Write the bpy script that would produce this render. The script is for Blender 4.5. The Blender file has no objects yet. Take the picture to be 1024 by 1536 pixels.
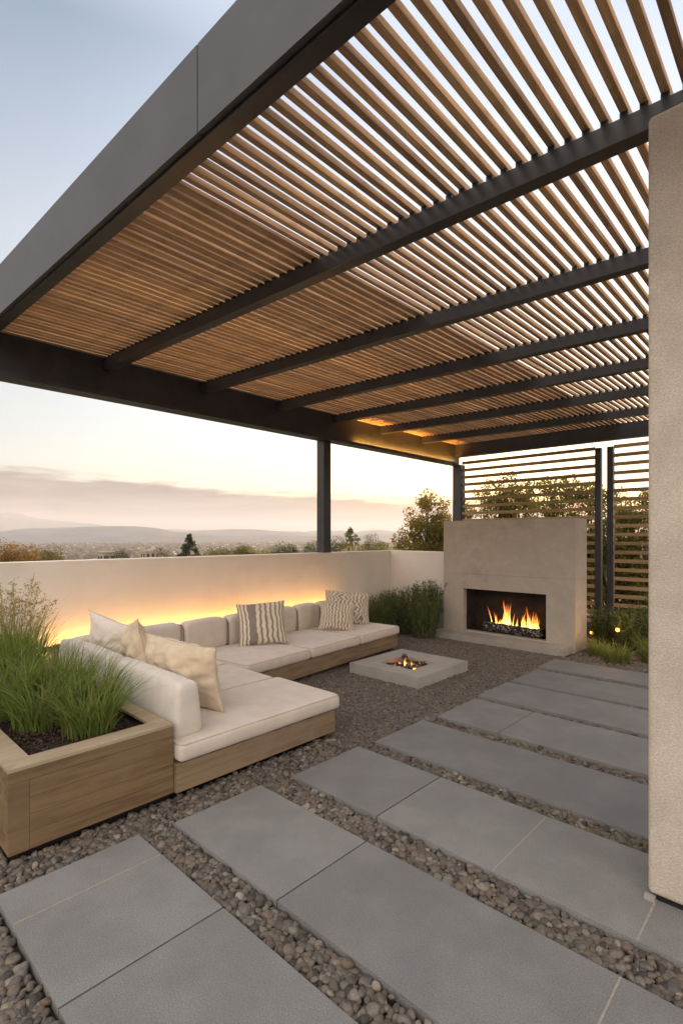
import bpy, bmesh, math, random
import numpy as np
from mathutils import Vector, Matrix, noise, Euler

random.seed(11); rng = np.random.default_rng(7)
SC = bpy.context.scene
COL = SC.collection
R = math.radians
CAM_H = 1.6; FOC = 773.6; TH = R(43.26)
FW = Vector((-math.sin(TH), math.cos(TH))); RT = Vector((math.cos(TH), math.sin(TH)))

# ------------------------------------------------------------------ helpers
def direction(px):
    """ground-plane direction (unit depth) of a bearing, given as a column of the 1024 px wide photo"""
    return FW + RT * ((px - 512) / FOC)

def spot(px, depth):
    d = direction(px) * depth
    return d.x, d.y

def tag(o, label=None, cat=None, group=None, kind=None):
    if label: o['label'] = label
    if cat: o['category'] = cat
    if group: o['group'] = group
    if kind: o['kind'] = kind
    return o

def empty(name, loc, label=None, cat=None, group=None):
    o = bpy.data.objects.new(name, None); COL.objects.link(o)
    o.location = loc; o.empty_display_size = .1
    return tag(o, label, cat, group)

def base_of(o):
    v = Vector((0, 0, 0))
    while o is not None:
        v += o.location; o = o.parent
    return v

def link(name, me, parent=None):
    o = bpy.data.objects.new(name, me); COL.objects.link(o)
    if parent is not None: o.parent = parent
    return o

def obj(name, bm, mat, parent=None, origin=None, smooth=False, bev=0, seg=2):
    """link a bmesh (world coordinates) as ONE mesh object"""
    if bev:
        bmesh.ops.bevel(bm, geom=[e for e in bm.edges if len(e.link_faces) == 2 and e.calc_face_angle(0) > .5],
                        offset=bev, segments=seg, profile=.6, affect='EDGES', clamp_overlap=True)
    off = Vector(origin) if origin is not None else Vector((0, 0, 0))
    if parent is not None and origin is None: off = Vector((0, 0, 0)); 
    pb = base_of(parent) if parent is not None else Vector((0, 0, 0))
    bm.transform(Matrix.Translation(-(pb + off)))
    bmesh.ops.recalc_face_normals(bm, faces=bm.faces)
    me = bpy.data.meshes.new(name); bm.to_mesh(me); bm.free()
    if smooth:
        me.polygons.foreach_set('use_smooth', [True] * len(me.polygons))
    elif bev:
        me.polygons.foreach_set('use_smooth', [True] * len(me.polygons))
        try: me.set_sharp_from_angle(angle=R(35))
        except Exception: pass
    if mat: me.materials.append(mat)
    o = link(name, me, parent); o.location = off
    return o

def B(*dims, bm=None):
    bm = bm or bmesh.new()
    x0, x1, y0, y1, z0, z1 = dims
    v = [bm.verts.new(p) for p in ((x0,y0,z0),(x1,y0,z0),(x1,y1,z0),(x0,y1,z0),(x0,y0,z1),(x1,y0,z1),(x1,y1,z1),(x0,y1,z1))]
    for f in ((3,2,1,0),(4,5,6,7),(0,1,5,4),(1,2,6,5),(2,3,7,6),(3,0,4,7)): bm.faces.new([v[i] for i in f])
    return bm

def prism(pts, z0, z1, bm=None):
    bm = bm or bmesh.new()
    lo = [bm.verts.new((x, y, z0)) for x, y in pts]; hi = [bm.verts.new((x, y, z1)) for x, y in pts]
    n = len(pts)
    bm.faces.new(lo[::-1]); bm.faces.new(hi)
    for i in range(n): bm.faces.new((lo[i], lo[(i+1) % n], hi[(i+1) % n], hi[i]))
    return bm

def extrude_y(pts, y0, y1, bm=None):
    """profile in x,z pulled along y"""
    bm = bm or bmesh.new()
    a = [bm.verts.new((x, y0, z)) for x, z in pts]; b = [bm.verts.new((x, y1, z)) for x, z in pts]; n = len(pts)
    bm.faces.new(a); bm.faces.new(b[::-1])
    for i in range(n): bm.faces.new((a[(i+1) % n], a[i], b[i], b[(i+1) % n]))
    return bm

def tube(path, rad, n=8, bm=None, closed=False):
    bm = bm or bmesh.new()
    rings = []; P = [Vector(p) for p in path]; m = len(P)
    for i, p in enumerate(P):
        if closed: t = P[(i+1) % m] - P[i-1]
        else: t = P[min(i+1, m-1)] - P[max(i-1, 0)]
        t.normalize()
        a = t.cross(Vector((0, 0, 1)))
        if a.length < .05: a = t.cross(Vector((1, 0, 0)))
        a.normalize(); b = t.cross(a)
        r = rad[i] if isinstance(rad, (list, tuple)) else rad
        rings.append([bm.verts.new(p + r*(math.cos(2*math.pi*k/n)*a + math.sin(2*math.pi*k/n)*b)) for k in range(n)])
    for i in range(m if closed else m-1):
        A, C = rings[i], rings[(i+1) % m]
        for k in range(n): bm.faces.new((A[k], A[(k+1) % n], C[(k+1) % n], C[k]))
    if not closed:
        bm.faces.new(rings[0][::-1]); bm.faces.new(rings[-1])
    return bm

def mesh_np(name, V, F, mat, parent=None, smooth=False, uv=None):
    me = bpy.data.meshes.new(name)
    V = np.asarray(V, np.float32).reshape(-1, 3); F = np.asarray(F, np.int32)
    k = F.shape[1]
    me.vertices.add(len(V)); me.vertices.foreach_set('co', V.ravel())
    me.loops.add(F.size); me.loops.foreach_set('vertex_index', F.ravel())
    me.polygons.add(len(F)); me.polygons.foreach_set('loop_start', np.arange(0, F.size, k, dtype=np.int32))
    me.update(calc_edges=True)
    if smooth: me.polygons.foreach_set('use_smooth', np.ones(len(F), bool))
    if mat: me.materials.append(mat)
    return link(name, me, parent)

# ------------------------------------------------------------------ materials
class NT:
    def __init__(s, tree): s.t = tree
    def n(s, typ, ins=None, **kw):
        nd = s.t.nodes.new(typ)
        for k, v in kw.items(): setattr(nd, k, v)
        for k, v in (ins or {}).items():
            if hasattr(v, 'links') or isinstance(v, bpy.types.NodeSocket): s.t.links.new(v, nd.inputs[k])
            else: nd.inputs[k].default_value = v
        return nd
    def m(s, op, a, b=None, c=None, clamp=False):
        ins = {0: a}
        if b is not None: ins[1] = b
        if c is not None: ins[2] = c
        nd = s.n('ShaderNodeMath', ins, operation=op); nd.use_clamp = clamp
        return nd.outputs[0]
    def ss(s, v, a, b):
        nd = s.n('ShaderNodeMapRange', {0: v, 1: a, 2: b, 3: 0., 4: 1.}, interpolation_type='SMOOTHSTEP')
        return nd.outputs[0]
    def mix(s, f, a, b, bt='MIX'):
        nd = s.t.nodes.new('ShaderNodeMix'); nd.data_type = 'RGBA'; nd.blend_type = bt
        for i, v in ((0, f), (6, a), (7, b)):
            if isinstance(v, bpy.types.NodeSocket): s.t.links.new(v, nd.inputs[i])
            else: nd.inputs[i].default_value = v if not isinstance(v, tuple) or len(v) == 4 else (*v, 1)
        return nd.outputs[2]
    def ramp(s, f, stops, interp='LINEAR'):
        nd = s.n('ShaderNodeValToRGB', {0: f}); cr = nd.color_ramp; cr.interpolation = interp
        while len(cr.elements) < len(stops): cr.elements.new(.5)
        for e, (p, c) in zip(cr.elements, stops):
            e.position = p; e.color = (*c, 1) if len(c) == 3 else c
        return nd.outputs[0]

def new_mat(name):
    m = bpy.data.materials.new(name); m.use_nodes = True
    t = m.node_tree; t.nodes.clear(); q = NT(t)
    out = t.nodes.new('ShaderNodeOutputMaterial')
    p = t.nodes.new('ShaderNodeBsdfPrincipled')
    t.links.new(p.outputs[0], out.inputs[0])
    return m, q, p, out

def surface(name, c1, c2, scale=6, stretch=(1,1,1), rough=.8, bump=.2, bscale=60, bdist=.004, speck=0, sscale=300,
            per='object', vary=.0, metal=0, c3=None, c3scale=1.2, detail=6, coat=0, contrast=(.35,.65)):
    """two-tone noise material with fine bump; per: 'object' or 'island' random variation of brightness"""
    m, q, p, out = new_mat(name)
    tc = q.n('ShaderNodeTexCoord').outputs['Object']
    mp = q.n('ShaderNodeMapping', {0: tc, 3: stretch}).outputs[0]
    if vary and per == 'object':
        rnd = q.n('ShaderNodeObjectInfo').outputs['Random']
    elif vary:
        rnd = q.n('ShaderNodeNewGeometry').outputs['Random Per Island']
    if vary:
        mp = q.n('ShaderNodeVectorMath', {0: mp, 1: q.n('ShaderNodeCombineXYZ', {0: q.m('MULTIPLY', rnd, 37.), 1: q.m('MULTIPLY', rnd, 91.), 2: q.m('MULTIPLY', rnd, 53.)}).outputs[0]}, operation='ADD').outputs[0]
    nz = q.n('ShaderNodeTexNoise', {'Vector': mp, 'Scale': scale, 'Detail': detail, 'Roughness': .62})
    f = q.ss(nz.outputs[0], *contrast)
    c = q.mix(f, c1, c2)
    if c3:
        n3 = q.n('ShaderNodeTexNoise', {'Vector': tc, 'Scale': c3scale, 'Detail': 5, 'Roughness': .6})
        c = q.mix(q.ss(n3.outputs[0], .48, .72), c, c3)
    if speck:
        n4 = q.n('ShaderNodeTexNoise', {'Vector': tc, 'Scale': sscale, 'Detail': 2})
        sv = q.m('MULTIPLY_ADD', n4.outputs[0], speck*2, 1-speck)
        c = q.mix(1., c, q.n('ShaderNodeCombineColor', {0: sv, 1: sv, 2: sv}).outputs[0], 'MULTIPLY')
    if vary:
        bv = q.m('MULTIPLY_ADD', rnd, 2*vary, 1-vary)
        c = q.mix(1., c, q.n('ShaderNodeCombineColor', {0: bv, 1: bv, 2: q.m('POWER', bv, .8)}).outputs[0], 'MULTIPLY')
    q.t.links.new(c, p.inputs['Base Color'])
    p.inputs['Roughness'].default_value = rough; p.inputs['Metallic'].default_value = metal
    p.inputs['Specular IOR Level'].default_value = .35
    if bump:
        nb = q.n('ShaderNodeTexNoise', {'Vector': tc if stretch == (1,1,1) else mp, 'Scale': bscale, 'Detail': 5, 'Roughness': .6})
        bp = q.n('ShaderNodeBump', {'Strength': bump, 'Distance': bdist, 'Height': nb.outputs[0]})
        q.t.links.new(bp.outputs[0], p.inputs['Normal'])
    return m

M = {}
M['slat'] = surface('slat_wood', (.66,.45,.265), (.46,.285,.155), 5, (9,.35,9), .7, .25, 26, .002, vary=.25, c3=(.42,.26,.14), c3scale=7)
M['steel'] = surface('dark_steel', (.042,.043,.048), (.056,.058,.064), 4, (1,1,1), .33, .05, 90, .001)
M['fascia'] = surface('fascia_metal', (.072,.071,.076), (.086,.085,.090), 2.2, (1,1,1), .55, .12, 130, .0015, speck=.12, sscale=220)
M['oak'] = surface('weathered_oak', (.265,.185,.110), (.175,.115,.065), 3.2, (4,.45,6), .68, .2, 22, .002, per='island', vary=.16, c3=(.26,.19,.125), c3scale=2)
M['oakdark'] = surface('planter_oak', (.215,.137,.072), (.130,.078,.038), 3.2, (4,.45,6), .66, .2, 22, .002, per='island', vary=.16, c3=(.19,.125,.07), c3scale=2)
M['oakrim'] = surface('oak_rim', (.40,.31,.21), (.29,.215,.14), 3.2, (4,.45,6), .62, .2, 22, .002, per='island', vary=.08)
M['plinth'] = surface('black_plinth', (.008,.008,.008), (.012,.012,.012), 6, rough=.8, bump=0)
M['wall'] = surface('white_render', (.72,.665,.59), (.77,.715,.645), 1.6, (1,1,1), .9, .4, 38, .005, speck=.07, sscale=120, c3=(.68,.62,.545), c3scale=1.1)
M['stucco'] = surface('pillar_stucco', (.58,.50,.41), (.68,.59,.495), 3, (1,1,1), .92, 1., 140, .008, speck=.34, sscale=150, c3=(.54,.465,.38), c3scale=1.4)
M['concrete'] = surface('fireplace_plaster', (.395,.342,.278), (.462,.402,.330), 3.0, (1,1,1), .85, .3, 60, .003, speck=.1, sscale=120, c3=(.362,.315,.258), c3scale=3.1)
M['pit'] = surface('pit_concrete', (.30,.275,.245), (.36,.33,.295), 3, (1,1,1), .8, .2, 90, .002, speck=.1, sscale=180)
M['slab'] = surface('slab_stone', (.176,.171,.164), (.208,.202,.194), 3.4, (1,1,1), .68, .5, 150, .002, speck=.62, sscale=190, vary=.075, c3=(.168,.163,.156), c3scale=2.3, detail=10)
M['grout'] = surface('sandy_grout', (.27,.24,.20), (.33,.295,.245), 40, rough=.9, bump=.2)
M['soil'] = surface('bark_soil', (.020,.013,.009), (.045,.030,.020), 60, rough=.95, bump=.9, bscale=50, bdist=.02)
M['bark_chip'] = surface('bark_chip', (.075,.042,.026), (.035,.021,.014), 30, rough=.9, bump=.4, per='island', vary=.45)
M['bed'] = surface('gravel_bed', (.016,.013,.011), (.036,.030,.025), 70, rough=.95, bump=1., bscale=55, bdist=.02)
M['char'] = surface('charred_wood', (.020,.016,.013), (.32,.275,.235), 26, (1,1,1), .9, .9, 40, .012, contrast=(.5,.62))
M['firebrick'] = surface('sooty_lining', (.016,.012,.010), (.034,.025,.018), 5, rough=.85, bump=.3)
M['pave_under'] = M['bed']
M['lampmetal'] = surface('lamp_bronze', (.05,.04,.03), (.07,.055,.04), 8, rough=.4, metal=.6, bump=0)

def fabric(name, c1, c2, weave=420, bump=.35, wr=.0):
    m = surface(name, c1, c2, 7, (1,1,1), .95, bump, weave, .0012, speck=.12, sscale=260)
    p = [n for n in m.node_tree.nodes if n.type == 'BSDF_PRINCIPLED'][0]
    p.inputs['Sheen Weight'].default_value = .25; p.inputs['Sheen Roughness'].default_value = .5
    p.inputs['Specular IOR Level'].default_value = .15
    return m
M['seat'] = fabric('oatmeal_upholstery', (.55,.475,.40), (.605,.525,.445))
M['bolster'] = fabric('pale_upholstery', (.56,.50,.43), (.62,.555,.48))
M['pipe'] = fabric('dark_piping', (.13,.10,.08), (.16,.125,.10))
M['seam'] = fabric('oatmeal_piping', (.40,.33,.265), (.45,.375,.30))
M['cream'] = fabric('cream_linen', (.53,.42,.295), (.61,.495,.36), 300)
M['ivory'] = fabric('ivory_linen', (.62,.54,.455), (.69,.61,.52), 300)

def striped(name, band=False, freq=9., wob=.35):
    m, q, p, out = new_mat(name)
    uv = q.n('ShaderNodeUVMap').outputs[0]
    nz = q.n('ShaderNodeTexNoise', {'Vector': q.n('ShaderNodeMapping', {0: uv, 3: (1.5, 3.2, 1)}).outputs[0], 'Scale': 2.2, 'Detail': 2})
    sx = q.n('ShaderNodeSeparateXYZ', {0: uv})
    u = q.m('MULTIPLY_ADD', nz.outputs[0], wob*.25, sx.outputs[0])
    w = q.m('SINE', q.m('MULTIPLY', u, freq*2*math.pi))
    k = q.ss(w, -.52, -.12)
    fine = q.m('SINE', q.m('MULTIPLY', u, freq*6*math.pi))
    c = q.mix(k, (.23,.185,.145), (.64,.55,.435))
    c = q.mix(q.m('MULTIPLY', q.ss(fine, .55, .8), .35), c, (.30,.25,.20))
    if band:
        b = q.m('MULTIPLY', q.ss(u, .30, .31), q.m('SUBTRACT', 1., q.ss(u, .43, .44)))
        c = q.mix(b, c, (.23,.19,.16))
    q.t.links.new(c, p.inputs['Base Color']); p.inputs['Roughness'].default_value = .95
    p.inputs['Specular IOR Level'].default_value = .1
    nb = q.n('ShaderNodeTexNoise', {'Vector': uv, 'Scale': 160., 'Detail': 3})
    q.t.links.new(q.n('ShaderNodeBump', {'Strength': .4, 'Distance': .002, 'Height': nb.outputs[0]}).outputs[0], p.inputs['Normal'])
    return m
M['stripe_band'] = striped('striped_linen_band', True, 11)
M['stripe'] = striped('striped_linen', False, 13, 1.1)
M['stripe_small'] = striped('striped_linen_small', False, 13, .5)

def leafmat(name, c1, c2, trans=.35, rough=.6, dry=0):
    m, q, p, out = new_mat(name)
    rnd = q.n('ShaderNodeNewGeometry').outputs['Random Per Island']
    c = q.mix(rnd, c1, c2)
    if dry:
        dd = q.m('GREATER_THAN', q.m('FRACT', q.m('MULTIPLY', rnd, 47.3)), 1-dry)
        c = q.mix(dd, c, (.33,.27,.13))
    q.t.links.new(c, p.inputs['Base Color']); p.inputs['Roughness'].default_value = rough
    p.inputs['Specular IOR Level'].default_value = .25
    tr = q.n('ShaderNodeBsdfTranslucent', {0: q.mix(.35, c, (.30,.24,.04))})
    ms = q.n('ShaderNodeMixShader', {0: trans, 1: p.outputs[0], 2: tr.outputs[0]})
    q.t.links.new(ms.outputs[0], out.inputs[0])
    return m
M['blade'] = leafmat('grass_blade', (.090,.155,.028), (.27,.34,.090), .5, dry=.08)
M['blade_dry'] = leafmat('dry_grass_blade', (.16,.15,.055), (.27,.22,.10), .4)
M['plume'] = leafmat('grass_plume', (.17,.15,.055), (.28,.24,.10), .45)
M['rosemary'] = leafmat('rosemary_leaf', (.050,.090,.022), (.165,.215,.060), .4)
M['leaf_gold'] = leafmat('golden_leaf', (.11,.095,.020), (.27,.19,.040), .6)
M['leaf_olive'] = leafmat('olive_leaf', (.045,.058,.018), (.12,.115,.034), .4)
M['leaf_dark'] = leafmat('dark_leaf', (.020,.032,.012), (.055,.070,.022), .25)
M['leaf_autumn'] = leafmat('autumn_leaf', (.16,.085,.02), (.30,.16,.04), .45)
M['leaf_hedge'] = leafmat('hedge_leaf', (.085,.112,.026), (.27,.26,.060), .6)
M['bark'] = surface('tree_bark', (.07,.05,.035), (.11,.085,.06), 20, (1,1,.3), .9, .6, 30, .01)

def emit(name, col, s):
    m = bpy.data.materials.new(name); m.use_nodes = True
    t = m.node_tree; t.nodes.clear(); q = NT(t)
    e = q.n('ShaderNodeEmission', {0: (*col, 1), 1: s}); o = q.n('ShaderNodeOutputMaterial', {0: e.outputs[0]})
    return m
M['led'] = emit('warm_led', (1., .45, .10), 21.)
M['bulb'] = emit('warm_bulb', (1., .36, .06), 2.8)
M['ember'] = emit('ember_glow', (1., .30, .05), 5.)

def flame_mat():
    m = bpy.data.materials.new('flame'); m.use_nodes = True
    t = m.node_tree; t.nodes.clear(); q = NT(t)
    g = q.n('ShaderNodeTexCoord').outputs['Generated']
    z = q.n('ShaderNodeSeparateXYZ', {0: g}).outputs[2]
    c = q.ramp(z, [(0, (1,.42,.08)), (.15, (1,.56,.16)), (.45, (1,.40,.07)), (.8, (1,.22,.03)), (1, (.9,.13,.015))])
    s = q.m('MULTIPLY_ADD', q.m('POWER', q.m('SUBTRACT', 1., z), 1.6), 2.8, .6)
    e = q.n('ShaderNodeEmission', {0: c, 1: s})
    tr = q.n('ShaderNodeBsdfTransparent')
    nz = q.n('ShaderNodeTexNoise', {'Vector': q.n('ShaderNodeMapping', {0: g, 3: (3,3,1.2)}).outputs[0], 'Scale': 3., 'Detail': 3})
    a = q.m('ADD', q.m('MULTIPLY', z, .55), q.m('MULTIPLY_ADD', nz.outputs[0], .9, -.25), clamp=True)
    ms = q.n('ShaderNodeMixShader', {0: q.m('MULTIPLY', a, .85), 1: e.outputs[0], 2: tr.outputs[0]})
    q.n('ShaderNodeOutputMaterial', {0: ms.outputs[0]})
    return m
M['flame'] = flame_mat()

def pebble_mat():
    m, q, p, out = new_mat('pebble_stone')
    rnd = q.n('ShaderNodeObjectInfo').outputs['Random']
    c = q.ramp(rnd, [(0, (.042,.036,.031)), (.2, (.110,.088,.068)), (.4, (.152,.118,.088)), (.56, (.086,.078,.070)), (.72, (.195,.164,.131)), (.86, (.124,.090,.062)), (.94, (.165,.146,.127)), (1, (.26,.22,.17))])
    tc = q.n('ShaderNodeTexCoord').outputs['Object']
    nz = q.n('ShaderNodeTexNoise', {'Vector': tc, 'Scale': 4., 'Detail': 6, 'Roughness': .65})
    v = q.m('MULTIPLY_ADD', nz.outputs[0], .9, .52)
    c = q.mix(1., c, q.n('ShaderNodeCombineColor', {0: v, 1: v, 2: v}).outputs[0], 'MULTIPLY')
    q.t.links.new(c, p.inputs['Base Color']); p.inputs['Roughness'].default_value = .62
    p.inputs['Specular IOR Level'].default_value = .35
    q.t.links.new(q.n('ShaderNodeBump', {'Strength': .25, 'Distance': .05, 'Height': nz.outputs[0]}).outputs[0], p.inputs['Normal'])
    return m
M['pebble'] = pebble_mat()

# ------------------------------------------------------------------ ground and landscape
G = -.040     # bed the pebbles lie on
o = obj('gravel_bed', B(-5.92, 4.5, -4.5, 11.2, -.30, G), M['bed']); tag(o, kind='structure')

def smooth01(t): t = max(0., min(1., t)); return t*t*(3-2*t)
def ground_z(x, y):
    r = math.hypot(x, y)
    if r < 16: return -1.1
    z = -1.1 - 11*smooth01((r-12)/110) - 10*smooth01((r-80)/420)
    z += noise.noise(Vector((x*.02, y*.02, 0)))*min(2.2, (r-16)*.02)
    return z
ter = surface('valley_ground', (.045,.042,.026), (.085,.070,.045), .004, rough=.95, bump=0, c3=(.05,.058,.028), c3scale=.02)
NA, rad = 180, [0.5, 10, 16, 20, 26, 34, 45, 60, 80, 110, 150, 210, 300, 420, 600, 850, 1200, 2000, 3200, 4900, 7500]
V = []; F = []
for i, r in enumerate(rad):
    for k in range(NA):
        a = 2*math.pi*k/NA; x, y = r*math.cos(a), r*math.sin(a)
        V.append((x, y, ground_z(x, y)))
for i in range(len(rad)-1):
    for k in range(NA):
        F.append((i*NA+k, i*NA+(k+1) % NA, (i+1)*NA+(k+1) % NA, (i+1)*NA+k))
o = mesh_np('hillside_ground', V, np.array(F)[:, ::-1], ter, smooth=True); tag(o, kind='structure')

hm = surface('hill_scrub', (.040,.050,.045), (.085,.085,.075), .006, rough=.95, bump=0, contrast=(.42,.58))
def ridge(name, D, W, px0, px1, prof, n=160, seed=0):
    """range of hills D metres away between two bearings; prof(t) -> crest height above eye level in photo pixels"""
    V = []; F = []; m = 15
    for k in range(n):
        t = k/(n-1); px = px0 + (px1-px0)*t
        h = prof(t)
        for j in range(m):
            s = j/(m-1)*2-1
            dd = D + s*W
            x, y = spot(px, dd)
            hz = -24 + max(0, (h*D/FOC + CAM_H + 24))*(1-abs(s)**1.3)*(1 - .28*max(0, noise.fractal(Vector((px*.03+seed, s*2.2, seed)), 1., 2., 4))*(1-(1-abs(s))**3 if abs(s) < .9 else 1))
            V.append((x, y, hz))
    for k in range(n-1):
        for j in range(m-1): F.append((k*m+j, k*m+j+1, (k+1)*m+j+1, (k+1)*m+j))
    o = mesh_np(name, V, F, hm, smooth=True); tag(o, kind='structure'); return o
def fr(x, s): return noise.fractal(Vector((x, s, s*1.7)), .9, 2.1, 6)
ridge('near_hills', 3200, 520, -420, 560, lambda t: 2 + 8*math.exp(-((t-.50)/.09)**2) + 12*math.exp(-((t-.62)/.09)**2) + 1.6*fr(t*16, 3.) + (8*math.exp(-((t-.25)/.15)**2)), seed=1)
ridge('middle_hills', 4400, 600, 100, 1700, lambda t: 2.5 + 8*math.exp(-((t-.16)/.06)**2) + 5*math.exp(-((t-.5)/.2)**2) + 1.6*fr(t*18, 8.), seed=5)
ridge('far_mountains', 5900, 700, -600, 900, lambda t: 8 + 24*math.exp(-((t-.405)/.045)**2) + 13*math.exp(-((t-.47)/.05)**2) + 14*math.exp(-((t-.22)/.12)**2) + 5.*fr(t*24, 5.), seed=9)

# town in the valley: nobody could count it
def island_boxes(n, rmin, rmax, size, px0, px1):
    V = []; F = []
    for i in range(n):
        u = rng.random(); d = rmin*(rmax/rmin)**(u**.8)
        px = rng.uniform(px0, px1); x, y = spot(px, d)
        w, l, h = rng.uniform(*size), rng.uniform(*size), rng.uniform(.35, .9)*size[0]*1.1
        a = rng.uniform(0, 1.57); ca, sa = math.cos(a), math.sin(a)
        z = ground_z(x, y) - .5; b = len(V)
        for zz in (z, z+h):
            for sx, sy in ((-1,-1), (1,-1), (1,1), (-1,1)):
                V.append((x + (sx*w*ca - sy*l*sa)/2, y + (sx*w*sa + sy*l*ca)/2, zz))
        for f in ((4,5,6,7), (0,1,5,4), (1,2,6,5), (2,3,7,6), (3,0,4,7)): F.append([b+q for q in f])
    return V, F
def townmat():
    m, q, p, out = new_mat('town_walls')
    rnd = q.n('ShaderNodeNewGeometry').outputs['Random Per Island']
    c = q.ramp(rnd, [(0, (.14,.11,.09)), (.3, (.15,.085,.05)), (.5, (.22,.17,.13)), (.7, (.09,.075,.06)), (.94, (.62,.46,.28)), (1, (.25,.15,.08))], 'CONSTANT')
    q.t.links.new(c, p.inputs['Base Color']); p.inputs['Roughness'].default_value = .8
    return m
V, F = island_boxes(6500, 330, 2300, (3, 7), -160, 900)
o = mesh_np('distant_town', V, F, townmat()); tag(o, 'hazy town of tiny pale and terracotta buildings across the valley floor', 'town', kind='stuff')

def leaf_cloud(centers, radii, n, size, up=.3, seed=0, shape=None):
    """n separate small folded leaves scattered in clumps; returns verts, faces"""
    g = np.random.default_rng(seed)
    C = np.asarray(centers, float); Rr = np.asarray(radii, float)
    w = Rr**2; w = w/w.sum()
    idx = g.choice(len(C), n, p=w)
    d = g.normal(size=(n, 3)); d /= np.linalg.norm(d, axis=1)[:, None]
    rr = Rr[idx]*(.25+.75*g.random(n)**.45)
    P = C[idx] + d*rr[:, None]*np.array([1, 1, .85])
    nrm = d + g.normal(size=(n, 3))*.8; nrm[:, 2] += up
    nrm /= np.linalg.norm(nrm, axis=1)[:, None]
    t = np.cross(nrm, g.normal(size=(n, 3))); t /= np.linalg.norm(t, axis=1)[:, None]
    b = np.cross(nrm, t)
    L = size*(.6+.8*g.random(n))[:, None]; Wd = L*.48
    V = np.stack([P - t*L*.5, P - b*Wd*.5 + nrm*L*.08, P + t*L*.5, P + b*Wd*.5 + nrm*L*.08], 1).reshape(-1, 3)
    F = np.arange(4*n).reshape(-1, 4)
    return V, F

# valley trees (an uncountable mass of far crowns)
C = []; Rd = []
for i in range(1500):
    d = 300*(2200/300)**rng.random(); px = rng.uniform(-160, 900); x, y = spot(px, d)
    C.append((x, y, ground_z(x, y)+1.5)); Rd.append(rng.uniform(1.3, 3.2))
V, F = leaf_cloud(C, Rd, 42000, 1.3, seed=3)
o = mesh_np('distant_trees', V, F, M['leaf_dark']); tag(o, 'dark specks of far trees scattered between the houses in the valley', 'trees', kind='stuff')

def grow(name, loc, height, width, nclump, nleaf, leaf, mat, label, cat, group=None, trunk_h=.35, seed=0, slim=1., cone=False, limbs=True, rclump=.2):
    """tree or shrub: tapered trunk with limbs to leaf clumps"""
    g = random.Random(seed); x, y, z = loc
    t = empty(name, loc, label, cat, group)
    cl = []; rd = []
    for i in range(nclump):
        for _ in range(50):
            u = Vector((g.uniform(-1, 1), g.uniform(-1, 1), g.uniform(0, 1)))
            if cone:
                u.z = u.z**.7; k = (1-u.z)*.95+.03; u.x *= k; u.y *= k; break
            else:
                q = Vector((u.x, u.y, (u.z-.45)*1.9))
                if q.length < 1 and q.length > .25: break
        f = 1 + .25*noise.noise(Vector((u.x*2+seed, u.y*2, u.z*3)))
        cl.append((x+u.x*width/2*f*.8, y+u.y*width/2*f*.8, z + height*(trunk_h + (1-trunk_h)*u.z*.93)))
        rd.append(rclump*width*(g.uniform(.55, 1.15) if not cone else (.35+.9*(1-u.z))*g.uniform(.7, 1.1)))
    bm = bmesh.new(); top = .8 if not cone else .95
    lean = [Vector((x + g.uniform(-.04, .04)*width*k*(.1 if cone else 1), y + g.uniform(-.04, .04)*width*k*(.1 if cone else 1), z + height*top*k/6)) for k in range(7)]
    r0 = max(.012, height*.022)
    tube(lean, [r0*(1-.13*k) for k in range(7)], 7, bm)
    if limbs:
        for c in cl[:max(6, nclump*2//3)]:
            c = Vector(c); k = min(5, max(1, int((c.z - z)/height/top*6*.62)))
            a = lean[k]; mid = a.lerp(c, .5) + Vector((0, 0, -.04*height))
            tube([a, mid, c], [r0*.45, r0*.3, r0*.1], 5, bm)
    obj('trunk', bm, M['bark'], t, smooth=True)
    V, F = leaf_cloud(np.array(cl), rd, nleaf, leaf, seed=seed)
    V -= np.array(loc)
    top_z = np.percentile(V[:, 2], 99.7); V[:, 2] *= np.where(V[:, 2] > 0, height/top_z, 1)
    mesh_np('crown', V, F, mat, t)
    return t

def at(px, depth, zoff=0):
    x, y = spot(px, depth); return (x, y, ground_z(x, y)-.1+zoff)
def tall(loc, ytop, depth): return CAM_H + (805-ytop)/FOC*depth - loc[2]

L = at(640, 15.5); grow('garden_tree', L, tall(L, 738, 15.5), 2.2, 80, 11000, .078, M['leaf_gold'], 'golden backlit leafy tree beyond the corner of the white wall left of the fireplace', 'tree', trunk_h=.30, seed=4, rclump=.12)
L = at(668, 16.5); grow('garden_tree', L, tall(L, 757, 16.5), 1.5, 40, 6000, .08, M['leaf_olive'], 'shorter dark tree half hidden behind the top left corner of the fireplace', 'tree', trunk_h=.3, seed=14, rclump=.18)
hed = 'shrubs growing behind the slatted screens'
for i, (px, dep, yt, w, lab) in enumerate([
    (728, 13.4, 722, 1.7, 'bushy shrub behind the left end of the wide slatted screen'),
    (775, 13.0, 712, 1.7, 'sunlit bushy shrub behind the middle of the wide slatted screen'),
    (822, 13.6, 720, 1.7, 'bushy shrub behind the wide slatted screen above the right half of the fireplace'),
    (866, 12.8, 716, 1.7, 'dense shrub behind the right end of the wide slatted screen'),
    (920, 12.2, 734, 1.6, 'shrub behind the left part of the narrow slatted screen beside the pillar'),
    (968, 12.0, 738, 1.6, 'shrub behind the narrow slatted screen partly covered by the stucco pillar')]):
    L = at(px, dep); grow('screen_shrub', L, tall(L, yt, dep), w, 95, 12500, .072, M['leaf_hedge'], lab, 'shrub', hed, trunk_h=.12, seed=30+i, rclump=.15)
L = at(284, 62); grow('conifer', L, tall(L, 802, 62), 8.0, 190, 16000, .22, M['leaf_dark'], 'small dark pointed conifer rising above the left white wall', 'tree', cone=True, trunk_h=.08, seed=51, limbs=False, rclump=.055)
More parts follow.
